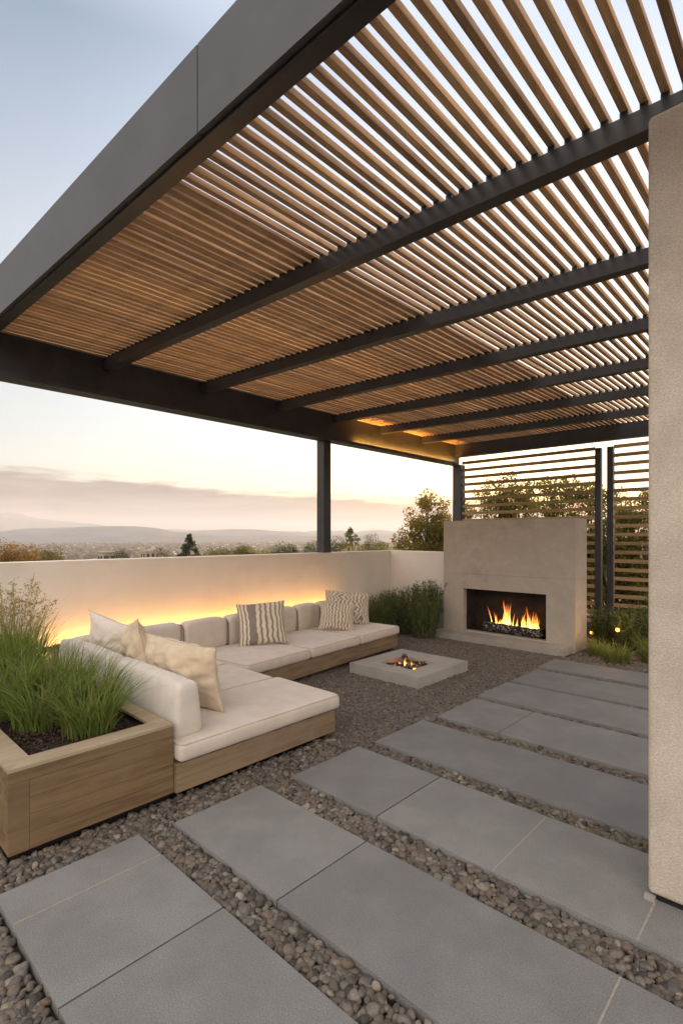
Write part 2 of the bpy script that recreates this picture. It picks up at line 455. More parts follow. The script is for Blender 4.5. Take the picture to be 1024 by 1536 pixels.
for i, (px, dep, yt, w, mt, lab) in enumerate([
    (12, 26, 812, 2.0, 'leaf_autumn', 'rust and gold shrub beyond the wall at the far left'),
    (58, 28, 822, 1.9, 'leaf_olive', 'olive shrub beside the rust coloured one beyond the wall'),
    (182, 60, 824, 2.2, 'leaf_dark', 'small dark round bush beyond the wall right of the pale house'),
    (243, 70, 823, 3.2, 'leaf_dark', 'low dark bush just left of the pointed conifer'),
    (322, 44, 822, 2.4, 'leaf_olive', 'olive bush just right of the pointed conifer'),
    (352, 42, 818, 2.4, 'leaf_olive', 'spiky topped bush in the row between conifer and steel post'),
    (384, 43, 821, 2.6, 'leaf_hedge', 'wide green bush in the middle of the row left of the steel post'),
    (425, 40, 815, 1.9, 'leaf_dark', 'rounded darker bush left of the steel post'),
    (466, 40, 812, 1.8, 'leaf_olive', 'green bush touching the left side of the steel post'),
    (507, 46, 806, 1.8, 'leaf_olive', 'green bush directly right of the steel post'),
    (560, 58, 801, 2.0, 'leaf_dark', 'small round tree on the slope midway between steel post and golden tree'),
    (585, 40, 815, 2.4, 'leaf_hedge', 'low bush on the slope left of the golden tree'),
    (538, 36, 817, 2.2, 'leaf_hedge', 'broad low bush below the thin open topped tree'),
    (564, 34, 819, 1.9, 'leaf_olive', 'low olive bush just above the wall below the small round tree')]):
    L = at(px, dep); grow('slope_shrub', L, tall(L, yt, dep), w*1.7, 50, 8000, .042*w+.03, M[mt], lab, 'shrub', 'shrubs on the slope beyond the wall', trunk_h=.3, seed=70+i, rclump=.2)
L = at(527, 50); grow('slope_tree', L, tall(L, 791, 50), 2.0, 26, 1500, .16, M['leaf_olive'], 'thin open topped tree on the slope just right of the steel post', 'tree', trunk_h=.45, seed=61, rclump=.14)

# a near house roof catching the light, beyond the wall
def house(px, dep, wpx, ytop, lab, roof):
    x, y = spot(px, dep); w = wpx*dep/FOC; z1 = CAM_H - (ytop-805)/FOC*dep; z0 = ground_z(x, y)-.5
    t = empty('valley_house', (x, y, z0), lab, 'house', 'pale houses below the wall')
    obj('wall', B(x-w*.4, x+w*.4, y-w*.4, y+w*.4, z0, z1-.35), M['housewall'], t)
    obj('roof', B(x-w*.46, x+w*.46, y-w*.46, y+w*.46, z1-.35, z1), roof, t)
    for s in (-.2, .2):
        obj('window', B(x+w*.4, x+w*.4+.04, y+s*w-.5, y+s*w+.5, z1-2.2, z1-1), M['dark'], t)
        obj('window', B(x+s*w-.5, x+s*w+.5, y-w*.4-.04, y-w*.4, z1-2.2, z1-1), M['dark'], t)
M['housewall'] = surface('house_wall', (.38,.30,.22), (.44,.35,.26), 2, rough=.9, bump=0)
M['dark'] = surface('dark_glass', (.03,.03,.035), (.04,.04,.045), 2, rough=.2, bump=0)
M['roofgrey'] = surface('house_roof', (.36,.28,.22), (.42,.33,.26), 2, rough=.9, bump=0)
house(160, 120, 24, 827, 'pale flat roofed house just above the wall, left of the conifer', M['roofgrey'])
house(222, 180, 20, 826, 'farther low house near the small dark bush left of the conifer', M['housewall'])
house(548, 170, 22, 816, 'pale house on the slope right of the steel post', M['housewall'])
house(572, 210, 20, 814, 'small house on the slope close to the golden tree', M['roofgrey'])

# haze: one closed box of even density round everything
bm = B(-8000, 8000, -8000, 8000, -28, 282)
hz = bpy.data.materials.new('haze'); hz.use_nodes = True
t = hz.node_tree; t.nodes.clear(); q = NT(t)
pv = q.n('ShaderNodeVolumePrincipled', {'Color': (.80,.83,.93,1), 'Density': 1.75e-4, 'Anisotropy': .1})
oo = t.nodes.new('ShaderNodeOutputMaterial'); t.links.new(pv.outputs[0], oo.inputs['Volume'])
o = obj('haze', bm, hz); tag(o, kind='stuff')

# ------------------------------------------------------------------ walls
def wall_obj(name, dims, label, mat='wall', bev=.012):
    x0, x1, y0, y1, z0, z1 = dims
    o = obj(name, B(*dims), M[mat], origin=((x0+x1)/2, (y0+y1)/2, 0), bev=bev, seg=3)
    return tag(o, label, 'wall')
wall_obj('garden_wall', (-6.12, -5.9, -2.5, 7.8, -1.6, 1.34), 'long white rendered wall behind the sofa, glowing orange at its foot')
wall_obj('garden_wall', (-5.897, -4.70, 7.58, 7.8, -.3, 1.34), 'short white rendered wall between the corner and the fireplace')
wall_obj('retaining_kerb', (-6.12, 4.6, 11.2, 11.4, -1.6, -.02), 'low grey kerb closing the terrace behind the screens', 'pit')
t = empty('stucco_pillar', (-.25, 2.95, 0), 'tall beige rough stucco pillar at the right edge, carrying the first beam', 'pillar')
bm = B(-.578, .12, 2.585, 3.25, .025, 3.455)
bmesh.ops.bevel(bm, geom=[e for e in bm.edges], offset=.022, segments=4, profile=.5, affect='EDGES')
obj('shaft', bm, M['stucco'], t, smooth=True)
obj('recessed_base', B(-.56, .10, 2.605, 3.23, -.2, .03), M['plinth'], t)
obj('corner_shim', B(-.590, -.548, 2.572, 2.602, -.001, .018), M['pit'], t, bev=.004)

# ------------------------------------------------------------------ pergola
P = empty('pergola', (-5.9, 6, 0), 'large dark steel pergola with a roof of wooden slats over the terrace', 'pergola')
def skew(yl, k): return lambda x: yl + k*(x+5.9)
XL, XR = -5.9, 1.3
fo = lambda x: 1.335 + .033*(x+1.245)         # outer face of fascia
SL_Z = 3.602; PITCH = .0832
slx = [XL + .045 + i*PITCH for i in range(int((XR-XL-.09)/PITCH)+1)]
# fascia: two tall panels and an inner channel
for a, b in ((-6.08, -2.164), (-2.156, XR+.1)):
    obj('fascia_panel', prism([(a, fo(a)), (b, fo(b)), (b, fo(b)+.03), (a, fo(a)+.03)], 3.505, 3.925), M['fascia'], P, bev=.003)
a, b = -6.06, XR+.08
obj('fascia_channel', prism([(a, fo(a)+.032), (b, fo(b)+.032), (b, fo(b)+.115), (a, fo(a)+.115)], 3.49, 3.86), M['steel'], P, bev=.003)
# edge beam on the left with its two posts
EB = -5.9
obj('edge_beam', B(EB-.16, EB, fo(EB)+.118, 10.06, 3.165, 3.66), M['steel'], P, bev=.004)
obj('beam_flange', extrude_y([(EB+.002, 3.160), (EB+.075, 3.160), (EB+.075, 3.205), (EB+.069, 3.205), (EB+.069, 3.172), (EB+.002, 3.172)], fo(EB)+.118, 9.87), M['steel'], P)
obj('post', B(EB-.165, EB-.005, 5.86, 6.02, 1.342, 3.163), M['steel'], P, bev=.004)
obj('post', B(EB-.06, EB+.14, 9.88, 10.06, -.1, 3.158), M['steel'], P, bev=.004)
obj('post', B(XR-.1, XR+.06, 9.9, 10.06, -.1, 3.30), M['steel'], P, bev=.004)
beams = [skew(2.375, .058), skew(3.62, .075), skew(4.88, .080), skew(6.08, .085), skew(7.30, .085), skew(8.60, .075)]
def cross_beam(fy, z0, z1, w):
    """beam with a small raised seat under every slat, one connected outline extruded through its width"""
    pts = [(XL+.003, z0), (XR, z0), (XR, z1)]
    for x in reversed(slx):
        if x+.018 < XR and x-.018 > XL+.01:
            pts += [(x+.018, z1), (x+.018, SL_Z-.001), (x-.018, SL_Z-.001), (x-.018, z1)]
    pts += [(XL+.003, z1)]
    bm = bmesh.new()
    f = [bm.verts.new((x, fy(x), z)) for x, z in pts]; g = [bm.verts.new((x, fy(x)+w, z)) for x, z in pts]
    bm.faces.new(f); bm.faces.new(g[::-1]); n = len(pts)
    for i in range(n): bm.faces.new((f[(i+1) % n], f[i], g[i], g[(i+1) % n]))
    obj('cross_beam', bm, M['steel'], P)
for fy in beams: cross_beam(fy, 3.470, 3.577, .09)
ybk = skew(9.88, .03)
a, b = XL+.003, XR
obj('back_beam', prism([(a, ybk(a)), (b, ybk(b)), (b, ybk(b)+.14), (a, ybk(a)+.14)], 3.33, 3.60), M['steel'], P, bev=.004)
# slats: shared meshes of four slightly warped boards
slat_me = {}
y0s, y1s = fo(-2.)+.12, ybk(-2.)+.12
for kind, hw, th in (('open', .0172, .035), ('closed', .0290, .026)):
    for v in range(5):
        bm = bmesh.new(); n = 26; rings = []
        for i in range(n):
            s = i/(n-1); y = y0s + (y1s-y0s)*s
            dx = .0055*noise.noise(Vector((y*.7, v*9.1, 0))); dz = .004*noise.noise(Vector((y*.8, v*5.3, 7)))
            w = hw + .0012*noise.noise(Vector((y*1.1, v*3., 3)))
            rings.append([bm.verts.new(q) for q in ((dx-w, y, dz+.001), (dx+w, y, dz+.001), (dx+w, y, dz+th), (dx-w, y, dz+th))])
        for A, C in zip(rings, rings[1:]):
            for k in range(4): bm.faces.new((A[k], A[(k+1) % 4], C[(k+1) % 4], C[k]))
        bm.faces.new(rings[0][::-1]); bm.faces.new(rings[-1])
        bmesh.ops.recalc_face_normals(bm, faces=bm.faces)
        me = bpy.data.meshes.new('slat'); bm.to_mesh(me); bm.free(); me.materials.append(M['slat']); slat_me[kind, v] = me
pb = base_of(P)
for i, x in enumerate(slx):
    o = link('slat', slat_me['closed' if x < -2.62 else 'open', (i*7+i//3) % 5], P)
    o.location = Vector((x + random.uniform(-.002, .002), .033*(x+2.), SL_Z)) - pb
    o.rotation_euler = (0, R(random.uniform(-1.5, 1.5)), 0)

# added glowing strip behind the flange lip, turns the beam's inner face orange
o = obj('beam_glow_strip', B(EB+.050, EB+.064, 6.6, 9.8, 3.174, 3.182), emit('beam_glow_emit', (1., .45, .08), 130.), origin=(EB, 8, 3.187))
tag(o, 'added warm strip giving the dark edge beam its orange glow between steel post and screen', 'strip light')

# slatted privacy screens
def screen(x0, x1, posts, label):
    yb = 9.92
    s = empty('privacy_screen', ((x0+x1)/2, yb, 0), label, 'screen', 'slatted privacy screens behind the fireplace')
    for px in posts: obj('post', B(px-.05, px+.05, yb-.01, yb+.09, -.1, 3.2), M['steel'], s, bev=.003)
    z = .05
    k = 0
    while z < 3.18:
        obj('slat', B(x0+random.uniform(0, .004), x1, yb+.0, yb+.03, z, z+.062), M['screen'], s, bev=.003, seg=1)
        z += .1555; k += 1
M['screen'] = surface('screen_wood', (.40,.27,.145), (.29,.185,.095), 4, (.4,9,9), .65, .2, 26, .002, vary=.2)
screen(-5.755, -3.052, (-3.0,), 'wide slatted wooden screen behind the fireplace')
screen(-2.745, .9, (-2.80, .95), 'narrow visible slatted screen between fireplace and stucco pillar')

# ------------------------------------------------------------------ fireplace
FP = empty('outdoor_fireplace', (-3.6, 7.6, 0), 'beige plastered outdoor fireplace with a burning log fire', 'fireplace')
bm = bmesh.new()
x0, x1, ya, yb = -4.665, -2.55, 7.45, 7.92; ox0, ox1, oz0, oz1 = -4.30, -2.955, .088, .762
# lower block with the opening (front frame + box cavity), one closed surface
def frame_block(x0, x1, ya, yb, z0, z1, ox0, ox1, oz0, oz1, dep):
    bm = bmesh.new(); v = lambda *p: bm.verts.new(p)
    o = [v(x0,ya,z0), v(x1,ya,z0), v(x1,ya,z1), v(x0,ya,z1)]
    i = [v(ox0,ya,oz0), v(ox1,ya,oz0), v(ox1,ya,oz1), v(ox0,ya,oz1)]
    d = [v(ox0,ya+dep,oz0), v(ox1,ya+dep,oz0), v(ox1,ya+dep,oz1), v(ox0,ya+dep,oz1)]
    b = [v(x0,yb,z0), v(x1,yb,z0), v(x1,yb,z1), v(x0,yb,z1)]
    for k in range(4):
        n = (k+1) % 4
        bm.faces.new((o[k], o[n], i[n], i[k])); bm.faces.new((i[k], i[n], d[n], d[k])); bm.faces.new((o[n], o[k], b[k], b[n]))
    bm.faces.new(d); bm.faces.new(b[::-1])
    return bm
obj('lower_block', frame_block(x0, x1, ya, yb, -.1, 1.0, ox0, ox1, oz0, oz1, .40), M['concrete'], FP, bev=.008)
obj('upper_block', B(x0-.001, x1+.001, ya-.001, yb+.001, 1.0018, 1.86), M['concrete'], FP, bev=.010)
obj('hearth', B(-4.90, -2.60, 7.13, 7.447, -.1, .066), M['pit'], FP, bev=.008)
e = .006
bm = bmesh.new()
v = [bm.verts.new(p) for p in ((ox0+e,ya+.10,oz0+e),(ox1-e,ya+.10,oz0+e),(ox1-e,ya+.39,oz0+e),(ox0+e,ya+.39,oz0+e),(ox0+e,ya+.10,oz1-e),(ox1-e,ya+.10,oz1-e),(ox1-e,ya+.39,oz1-e),(ox0+e,ya+.39,oz1-e))]
for f in ((0,1,2,3),(7,6,5,4),(1,5,6,2),(2,6,7,3),(3,7,4,0)): bm.faces.new([v[i] for i in f])
obj('firebox_lining', bm, M['firebrick'], FP)
bm = bmesh.new()
gx0, gx1, gy = -3.98, -3.12, 7.66
tube([(gx0, gy-.10, .15), (gx1, gy-.10, .15)], .012, 6, bm)
obj('grate', bm, M['steel'], FP)
for gx in (gx0+.06, gx1-.06): obj('grate_foot', tube([(gx, gy-.1, .14), (gx, gy-.1, oz0+.004)], .012, 6), M['steel'], FP)

def log(name, a, b, r, label, seed, group):
    g = random.Random(seed); a, b = Vector(a), Vector(b); n = 18; bm = bmesh.new(); rings = []
    t = (b-a).normalized(); u = t.cross(Vector((0,0,1))).normalized(); w = t.cross(u)
    for i in range(n):
        s = i/(n-1); p = a.lerp(b, s) + Vector((0,0,.008*noise.noise(Vector((s*4, seed, 0)))))
        ring = []
        for k in range(14):
            th = 2*math.pi*k/14
            rr = r*(1+.28*noise.noise(Vector((math.cos(th)*1.6+seed, math.sin(th)*1.6, s*11))))*(.9 if i in (0, n-1) else 1)
            ring.append(bm.verts.new(p + rr*(math.cos(th)*u + math.sin(th)*w)))
        rings.append(ring)
    for A, C in zip(rings, rings[1:]):
        for k in range(14): bm.faces.new((A[k], A[(k+1) % 14], C[(k+1) % 14], C[k]))
    bm.faces.new(rings[0][::-1]); bm.faces.new(rings[-1])
    o = obj(name, bm, M['char'], origin=(a+b)/2, smooth=True); return tag(o, label, 'log', group)
lg = 'charred logs in the fireplace'
log('firewood_log', (-3.99, 7.58, .170), (-3.50, 7.57, .165), .072, 'pale ash flecked log at the left front of the fireplace grate', 1, lg)
log('firewood_log', (-3.49, 7.565, .165), (-3.05, 7.58, .155), .069, 'ash flecked log at the right front of the fireplace grate', 2, lg)
log('firewood_log', (-3.92, 7.73, .165), (-3.10, 7.70, .165), .058, 'long charred log at the back of the fireplace under the flames', 3, lg)

def flame_bm(x, y, z, h, w, lean, seed, bm=None):
    g = random.Random(seed); bm = bm or bmesh.new(); n = 16; rings = []
    for i in range(n):
        s = i/(n-1)
        rr = w*(.35+.65*math.sin(math.pi*min(1, s*1.9+.12)*.5) if s < .25 else 1)*max(.02, (1-s)**.85)*(1+.25*math.sin(s*9+seed))
        cx = x + lean*s**1.5 + .25*w*math.sin(s*6+seed*1.3); cy = y + .35*w*math.sin(s*5+seed*2.1)
        rings.append([bm.verts.new((cx + rr*math.cos(2*math.pi*k/9), cy + .55*rr*math.sin(2*math.pi*k/9), z + h*s)) for k in range(9)])
    for A, C in zip(rings, rings[1:]):
        for k in range(9): bm.faces.new((A[k], A[(k+1) % 9], C[(k+1) % 9], C[k]))
    bm.faces.new(rings[0][::-1]); bm.faces.new(rings[-1])
    return bm
FI = empty('fireplace_fire', (-3.5, 7.65, .2), 'bright orange and yellow fire burning on the logs in the fireplace', 'fire')
fl = [(-3.66,.42,.030,-.03), (-3.615,.38,.018,.015), (-3.86,.33,.009,-.11), (-3.83,.25,.007,-.05), (-3.42,.32,.009,.10), (-3.26,.36,.022,-.05), (-3.225,.27,.016,.03), (-3.55,.24,.010,.03), (-3.135,.20,.010,.02)]
g = random.Random(5)
for k in range(30):
    x = g.uniform(-3.84, -3.12); c = max(math.exp(-((x+3.66)/.11)**2), .75*math.exp(-((x+3.24)/.12)**2), .35)
    fl.append((x, (.09+.17*g.random())*(.5+c), g.uniform(.014, .036)*(.6+.6*c), g.uniform(-.04, .04)))
for i, (x, h, w, l) in enumerate(fl):
    obj('flame', flame_bm(x, 7.64 + .05*math.sin(i*2.2), .190, h, w, l, i), M['flame'], FI, smooth=True)

# ------------------------------------------------------------------ fire pit
PX0, PX1, PY0, PY1, PZ = -4.16, -3.17, 4.56, 5.60, .092
FPIT = empty('fire_pit', (-3.66, 5.07, 0), 'low square concrete fire pit slab on the gravel in front of the sofa', 'fire pit')
hx0, hx1, hy0, hy1 = -3.90, -3.42, 4.80, 5.28
bm = bmesh.new(); v = lambda *p: bm.verts.new(p)
o_ = [(PX0,PY0),(PX1,PY0),(PX1,PY1),(PX0,PY1)]; i_ = [(hx0,hy0),(hx1,hy0),(hx1,hy1),(hx0,hy1)]
ot = [v(x,y,PZ) for x,y in o_]; it = [v(x,y,PZ) for x,y in i_]; ob_ = [v(x,y,-.035) for x,y in o_]; ib = [v(x,y,-.035) for x,y in i_]
for k in range(4):
    n = (k+1) % 4
    bm.faces.new((ot[k],ot[n],it[n],it[k])); bm.faces.new((it[k],it[n],ib[n],ib[k])); bm.faces.new((ot[n],ot[k],ob_[k],ob_[n])); bm.faces.new((ob_[n],ob_[k],ib[k],ib[n]))
obj('slab', bm, M['pit'], FPIT, bev=.008)
obj('burner_tray', B(hx0+.003, hx1-.003, hy0+.003, hy1-.003, -.03, .01), M['char'], FPIT)
lg = 'charred logs in the fire pit'
log('pit_log', (-3.85, 4.88, .04), (-3.47, 5.18, .075), .042, 'charred log lying diagonally across the fire pit', 11, lg)
log('pit_log', (-3.48, 4.86, .04), (-3.84, 5.22, .11), .038, 'charred log crossing on top of another in the fire pit', 12, lg)
log('pit_log', (-3.60, 4.84, .03), (-3.70, 5.22, .045), .035, 'short charred log low in the middle of the fire pit', 13, lg)
PF = empty('pit_fire', (-3.66, 5.0, .1), 'small orange flames between the logs in the fire pit', 'fire')
for i, (x, y, h, w, l) in enumerate([(-3.64,4.97,.12,.03,.01), (-3.68,5.03,.10,.028,-.015), (-3.60,5.02,.08,.022,.01), (-3.72,4.96,.07,.025,0)]):
    obj('flame', flame_bm(x, y, .045, h, w, l, 30+i), M['flame'], PF, smooth=True)
obj('embers', B(-3.78, -3.54, 4.9, 5.12, .012, .028), M['ember'], PF, bev=.006)

# ------------------------------------------------------------------ paving slabs
rows = [(.615,1.27),(1.455,2.06),(2.285,2.95),(3.11,3.76),(3.925,4.62),(4.725,5.385),(5.46,6.14),(6.275,6.83)]
X_L = [-2.69,-2.655,-2.60,-2.57,-2.53,-2.56,-2.55,-2.59]
cuts = [[-1.895,.55],[-1.76,.75],[-1.875,.75],[-.35],[-1.95],[-.2],[.1],[0.]]
pale = {(0,0): -2.44, (1,1): -.545, (2,1): -1.165}
rn = ['nearest row','second row from the front','third row from the front','fourth row from the front','fifth row from the front','sixth row from the front','seventh row from the front','last row before the fireplace']
for r, (a, b) in enumerate(rows):
    xs = [X_L[r]] + cuts[r] + [1.9]
    nseg = len(xs)-1
    for k in range(nseg):
        gp = .0045 if r < 3 else .0025; xa, xb = xs[k] + (gp if k else 0), xs[k+1] - (gp if k < nseg-1 else 0)
        if k > 1 or (nseg == 2 and k == 1 and xa > -.3): 
            # mostly behind the pillar or out of frame
            pass
        o = obj('paving_slab', B(xa, xb, a, b, -.075, 0), M['slab'], origin=((xa+xb)/2, (a+b)/2, 0), bev=.007, seg=3)
        pos = ['left end', 'next to its left end', 'right end towards the pillar'][k]
        tag(o, f'grey stone paving slab, {rn[r]}, {pos}', 'paving slab', 'long grey paving slabs in the gravel')
        if (r, k) in pale:
            gx = pale[(r, k)]
            obj('grout_line', B(gx-.004, gx+.004, a+.010, b-.010, .0, .0012), M['grout'], o) if False else None
            bm = B(gx-.0035, gx+.0035, a+.006, b-.006, -.004, .0012)
            obj('grout_line', bm, M['grout'], o)
        if r == 2 and k == 1:
            obj('grout_line', B(-.552, -.543, a+.006, b-.006, -.004, .0014), M['grout'], o)

# ------------------------------------------------------------------ planter
PLX0, PLX1, PLY0, PLY1, PLZ = -5.35, -2.92, .72, 1.60, .452
PL = empty('wooden_planter', (-4.1, 1.16, 0), 'long weathered oak planter box full of green grass beside the sofa', 'planter')
def planks_x(x, t, ya, yb, z0, z1, n):      # face normal +X, planks run along Y
    bm = bmesh.new(); h = (z1-z0)/n
    for i in range(n): B(x-t, x + random.uniform(-.0006, .0006), ya, yb, z0+i*h+.0008, z0+(i+1)*h-.0008, bm=bm)
    return bm
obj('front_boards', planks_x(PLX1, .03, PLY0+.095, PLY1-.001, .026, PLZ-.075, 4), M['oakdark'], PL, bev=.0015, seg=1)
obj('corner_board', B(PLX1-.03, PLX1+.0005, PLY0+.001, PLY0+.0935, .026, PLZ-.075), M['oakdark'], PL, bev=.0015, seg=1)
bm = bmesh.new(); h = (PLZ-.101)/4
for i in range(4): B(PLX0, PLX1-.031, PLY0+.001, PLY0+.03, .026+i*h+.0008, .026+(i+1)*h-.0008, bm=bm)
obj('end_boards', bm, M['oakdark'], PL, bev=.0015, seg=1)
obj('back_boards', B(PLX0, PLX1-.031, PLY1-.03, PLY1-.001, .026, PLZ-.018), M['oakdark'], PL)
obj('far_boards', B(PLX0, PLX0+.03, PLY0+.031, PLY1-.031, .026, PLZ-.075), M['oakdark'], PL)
rw = .125
bm = bmesh.new()
fr_o = [(PLX0,PLY0-.002),(PLX1+.003,PLY0-.002),(PLX1+.003,PLY1-.002),(PLX0,PLY1-.002)]; fr_i = [(PLX0+rw,PLY0+rw),(PLX1-rw,PLY0+rw),(PLX1-rw,PLY1-.10),(PLX0+rw,PLY1-.10)]
for k in range(4):   # mitred rim boards
    n = (k+1) % 4
    def sh(p, q, s=.0006): return p
    prism([fr_o[k], fr_o[n], fr_i[n], fr_i[k]], PLZ-.016, PLZ, bm)
tb = bmesh.new()
for d in ((PLX1-.03, PLX1+.0008, PLY0+.0015, PLY1-.001, PLZ-.0735, PLZ-.0165), (PLX0, PLX1-.0305, PLY0+.0005, PLY0+.03, PLZ-.0735, PLZ-.0165)): B(*d, bm=tb)
obj('top_board', tb, M['oakdark'], PL, bev=.0015, seg=1)
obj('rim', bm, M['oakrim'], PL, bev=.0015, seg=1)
obj('soil', B(PLX0+.04, PLX1-.04, PLY0+.04, PLY1-.04, .2, PLZ-.055), M['soil'], PL)
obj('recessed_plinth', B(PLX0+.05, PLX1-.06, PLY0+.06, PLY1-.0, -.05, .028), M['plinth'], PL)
# bark chips on the soil: one mass
V = []; F = []
for i in range(2600):
    x, y = rng.uniform(PLX0+rw, PLX1-rw), rng.uniform(PLY0+rw, PLY1-.11)
    s = rng.uniform(.006, .022); d = rng.normal(size=(3, 3)); q3, _ = np.linalg.qr(d)
    c = np.array((x-base_of(PL).x, y-base_of(PL).y, PLZ-.052+rng.uniform(0, .022))); b0 = len(V)
    for sx, sy, sz in ((-1,0,0),(1,0,0),(0,-.6,0),(0,.6,0),(0,0,-.35),(0,0,.35)):
        V.append(c + q3 @ (np.array((sx,sy,sz))*s))
    for f in ((0,2,4),(2,1,4),(1,3,4),(3,0,4),(2,0,5),(1,2,5),(3,1,5),(0,3,5)): F.append([b0+k for k in f])
o = mesh_np('bark_mulch', V, F, M['bark_chip'], PL); o['kind'] = 'stuff'

def grass_clump(name, loc, n, h, spread, width, mat, label, cat='grass clump', group=None, plumes=0, droop=.62, seed=0, zs=1.):
    g = np.random.default_rng(seed); t = empty(name, loc, label, cat, group)
    V = []; F = []; seg = 6
    for i in range(n):
        a = g.uniform(0, 6.283); r0 = spread*.38*math.sqrt(g.random())
        bx, by = r0*math.cos(a), r0*math.sin(a)
        a2 = a + g.normal()*.7; H = h*g.uniform(.45, 1.08); out = spread*g.uniform(.15, 1.0)*(H/h); dr = droop*g.uniform(.3, 1.5)
        w = width*g.uniform(.6, 1.2); tw = a2 + 1.57 + g.normal()*.5
        b0 = len(V)
        for k in range(seg+1):
            s = k/seg
            rx = out*(s**1.7); z = H*(s - dr*.42*s**3.2)
            cx, cy = bx + rx*math.cos(a2), by + rx*math.sin(a2)
            ww = w*(1-s**2.2)*.5 + .0003
            V.append((cx-ww*math.cos(tw), cy-ww*math.sin(tw), z)); V.append((cx+ww*math.cos(tw), cy+ww*math.sin(tw), z))
        for k in range(seg): F.append((b0+2*k, b0+2*k+1, b0+2*k+3, b0+2*k+2))
    mesh_np('blades', V, F, mat, t, smooth=True)
    if plumes:
        bm_V = []; bm_F = []
        for i in range(plumes):
            a = g.uniform(0, 6.283); H = h*g.uniform(1.0, 1.32); out = spread*g.uniform(.3, 1.1)
            pts = [np.array((out*s**1.6*math.cos(a), out*s**1.6*math.sin(a), H*(s-.1*s**3))) for s in np.linspace(0, 1, 9)]
            for p, q in zip(pts, pts[1:]):
                b0 = len(bm_V); d = np.array((math.cos(a+1.57), math.sin(a+1.57), 0))*.0012
                bm_V += [p-d, p+d, q+d, q-d]; bm_F.append((b0, b0+1, b0+2, b0+3))
            for k in range(26):
                s = g.uniform(.62, 1.0); p = np.array((out*s**1.6*math.cos(a), out*s**1.6*math.sin(a), H*(s-.1*s**3)))
                d = g.normal(size=3); d[2] = abs(d[2])*.8+.2; d /= np.linalg.norm(d); e = p + d*g.uniform(.02, .075)*(1.25-s)*2
                sd = np.cross(d, g.normal(size=3)); sd = sd/np.linalg.norm(sd)*.0012
                b0 = len(bm_V); bm_V += [p-sd, p+sd, e+sd*1.5, e-sd*1.5]; bm_F.append((b0, b0+1, b0+2, b0+3))
                for _ in range(3):
                    c = e + g.normal(size=3)*.006; u = g.normal(size=3)*.0045; w2 = g.normal(size=3)*.0028
                    b0 = len(bm_V); bm_V += [c-u, c-w2, c+u, c+w2]; bm_F.append((b0, b0+1, b0+2, b0+3))
        mesh_np('seed_heads', bm_V, bm_F, M['plume'], t)
    return t
gg = 'green grass clumps in the oak planter'; zt = PLZ-.05
grass_clump('grass_clump', (-3.29, 1.25, zt), 440, .39, .40, .0088, M['blade'], 'bright green grass clump at the front right corner of the planter, against the sofa cushion', group=gg, seed=1)
grass_clump('grass_clump', (-3.62, 1.08, zt), 460, .43, .42, .0088, M['blade'], 'fresh green grass clump in the middle front of the planter', group=gg, seed=2)
grass_clump('grass_clump', (-3.60, 1.38, zt), 380, .43, .36, .008, M['blade'], 'green grass clump leaning over the sofa bolster behind the front clumps', group=gg, seed=3)
grass_clump('grass_clump', (-4.00, 1.30, zt), 460, .54, .46, .0088, M['blade'], 'tall green grass clump farther back in the planter, near the cream pillows', group=gg, seed=4)
grass_clump('grass_clump', (-4.02, .98, zt), 480, .54, .46, .0088, M['blade'], 'green grass clump at the left edge of the photo in the planter', group=gg, seed=5)
grass_clump('plumed_grass', (-4.50, 1.16, zt), 560, .74, .42, .0088, M['blade'], 'tall plumed grass in the planter with loose brown seed heads before the wall', group=gg, plumes=14, seed=6)
grass_clump('plumed_grass', (-4.95, 1.22, zt), 420, .74, .40, .007, M['blade'], 'green plumed grass at the back of the planter close to the wall', group=gg, plumes=11, seed=7)

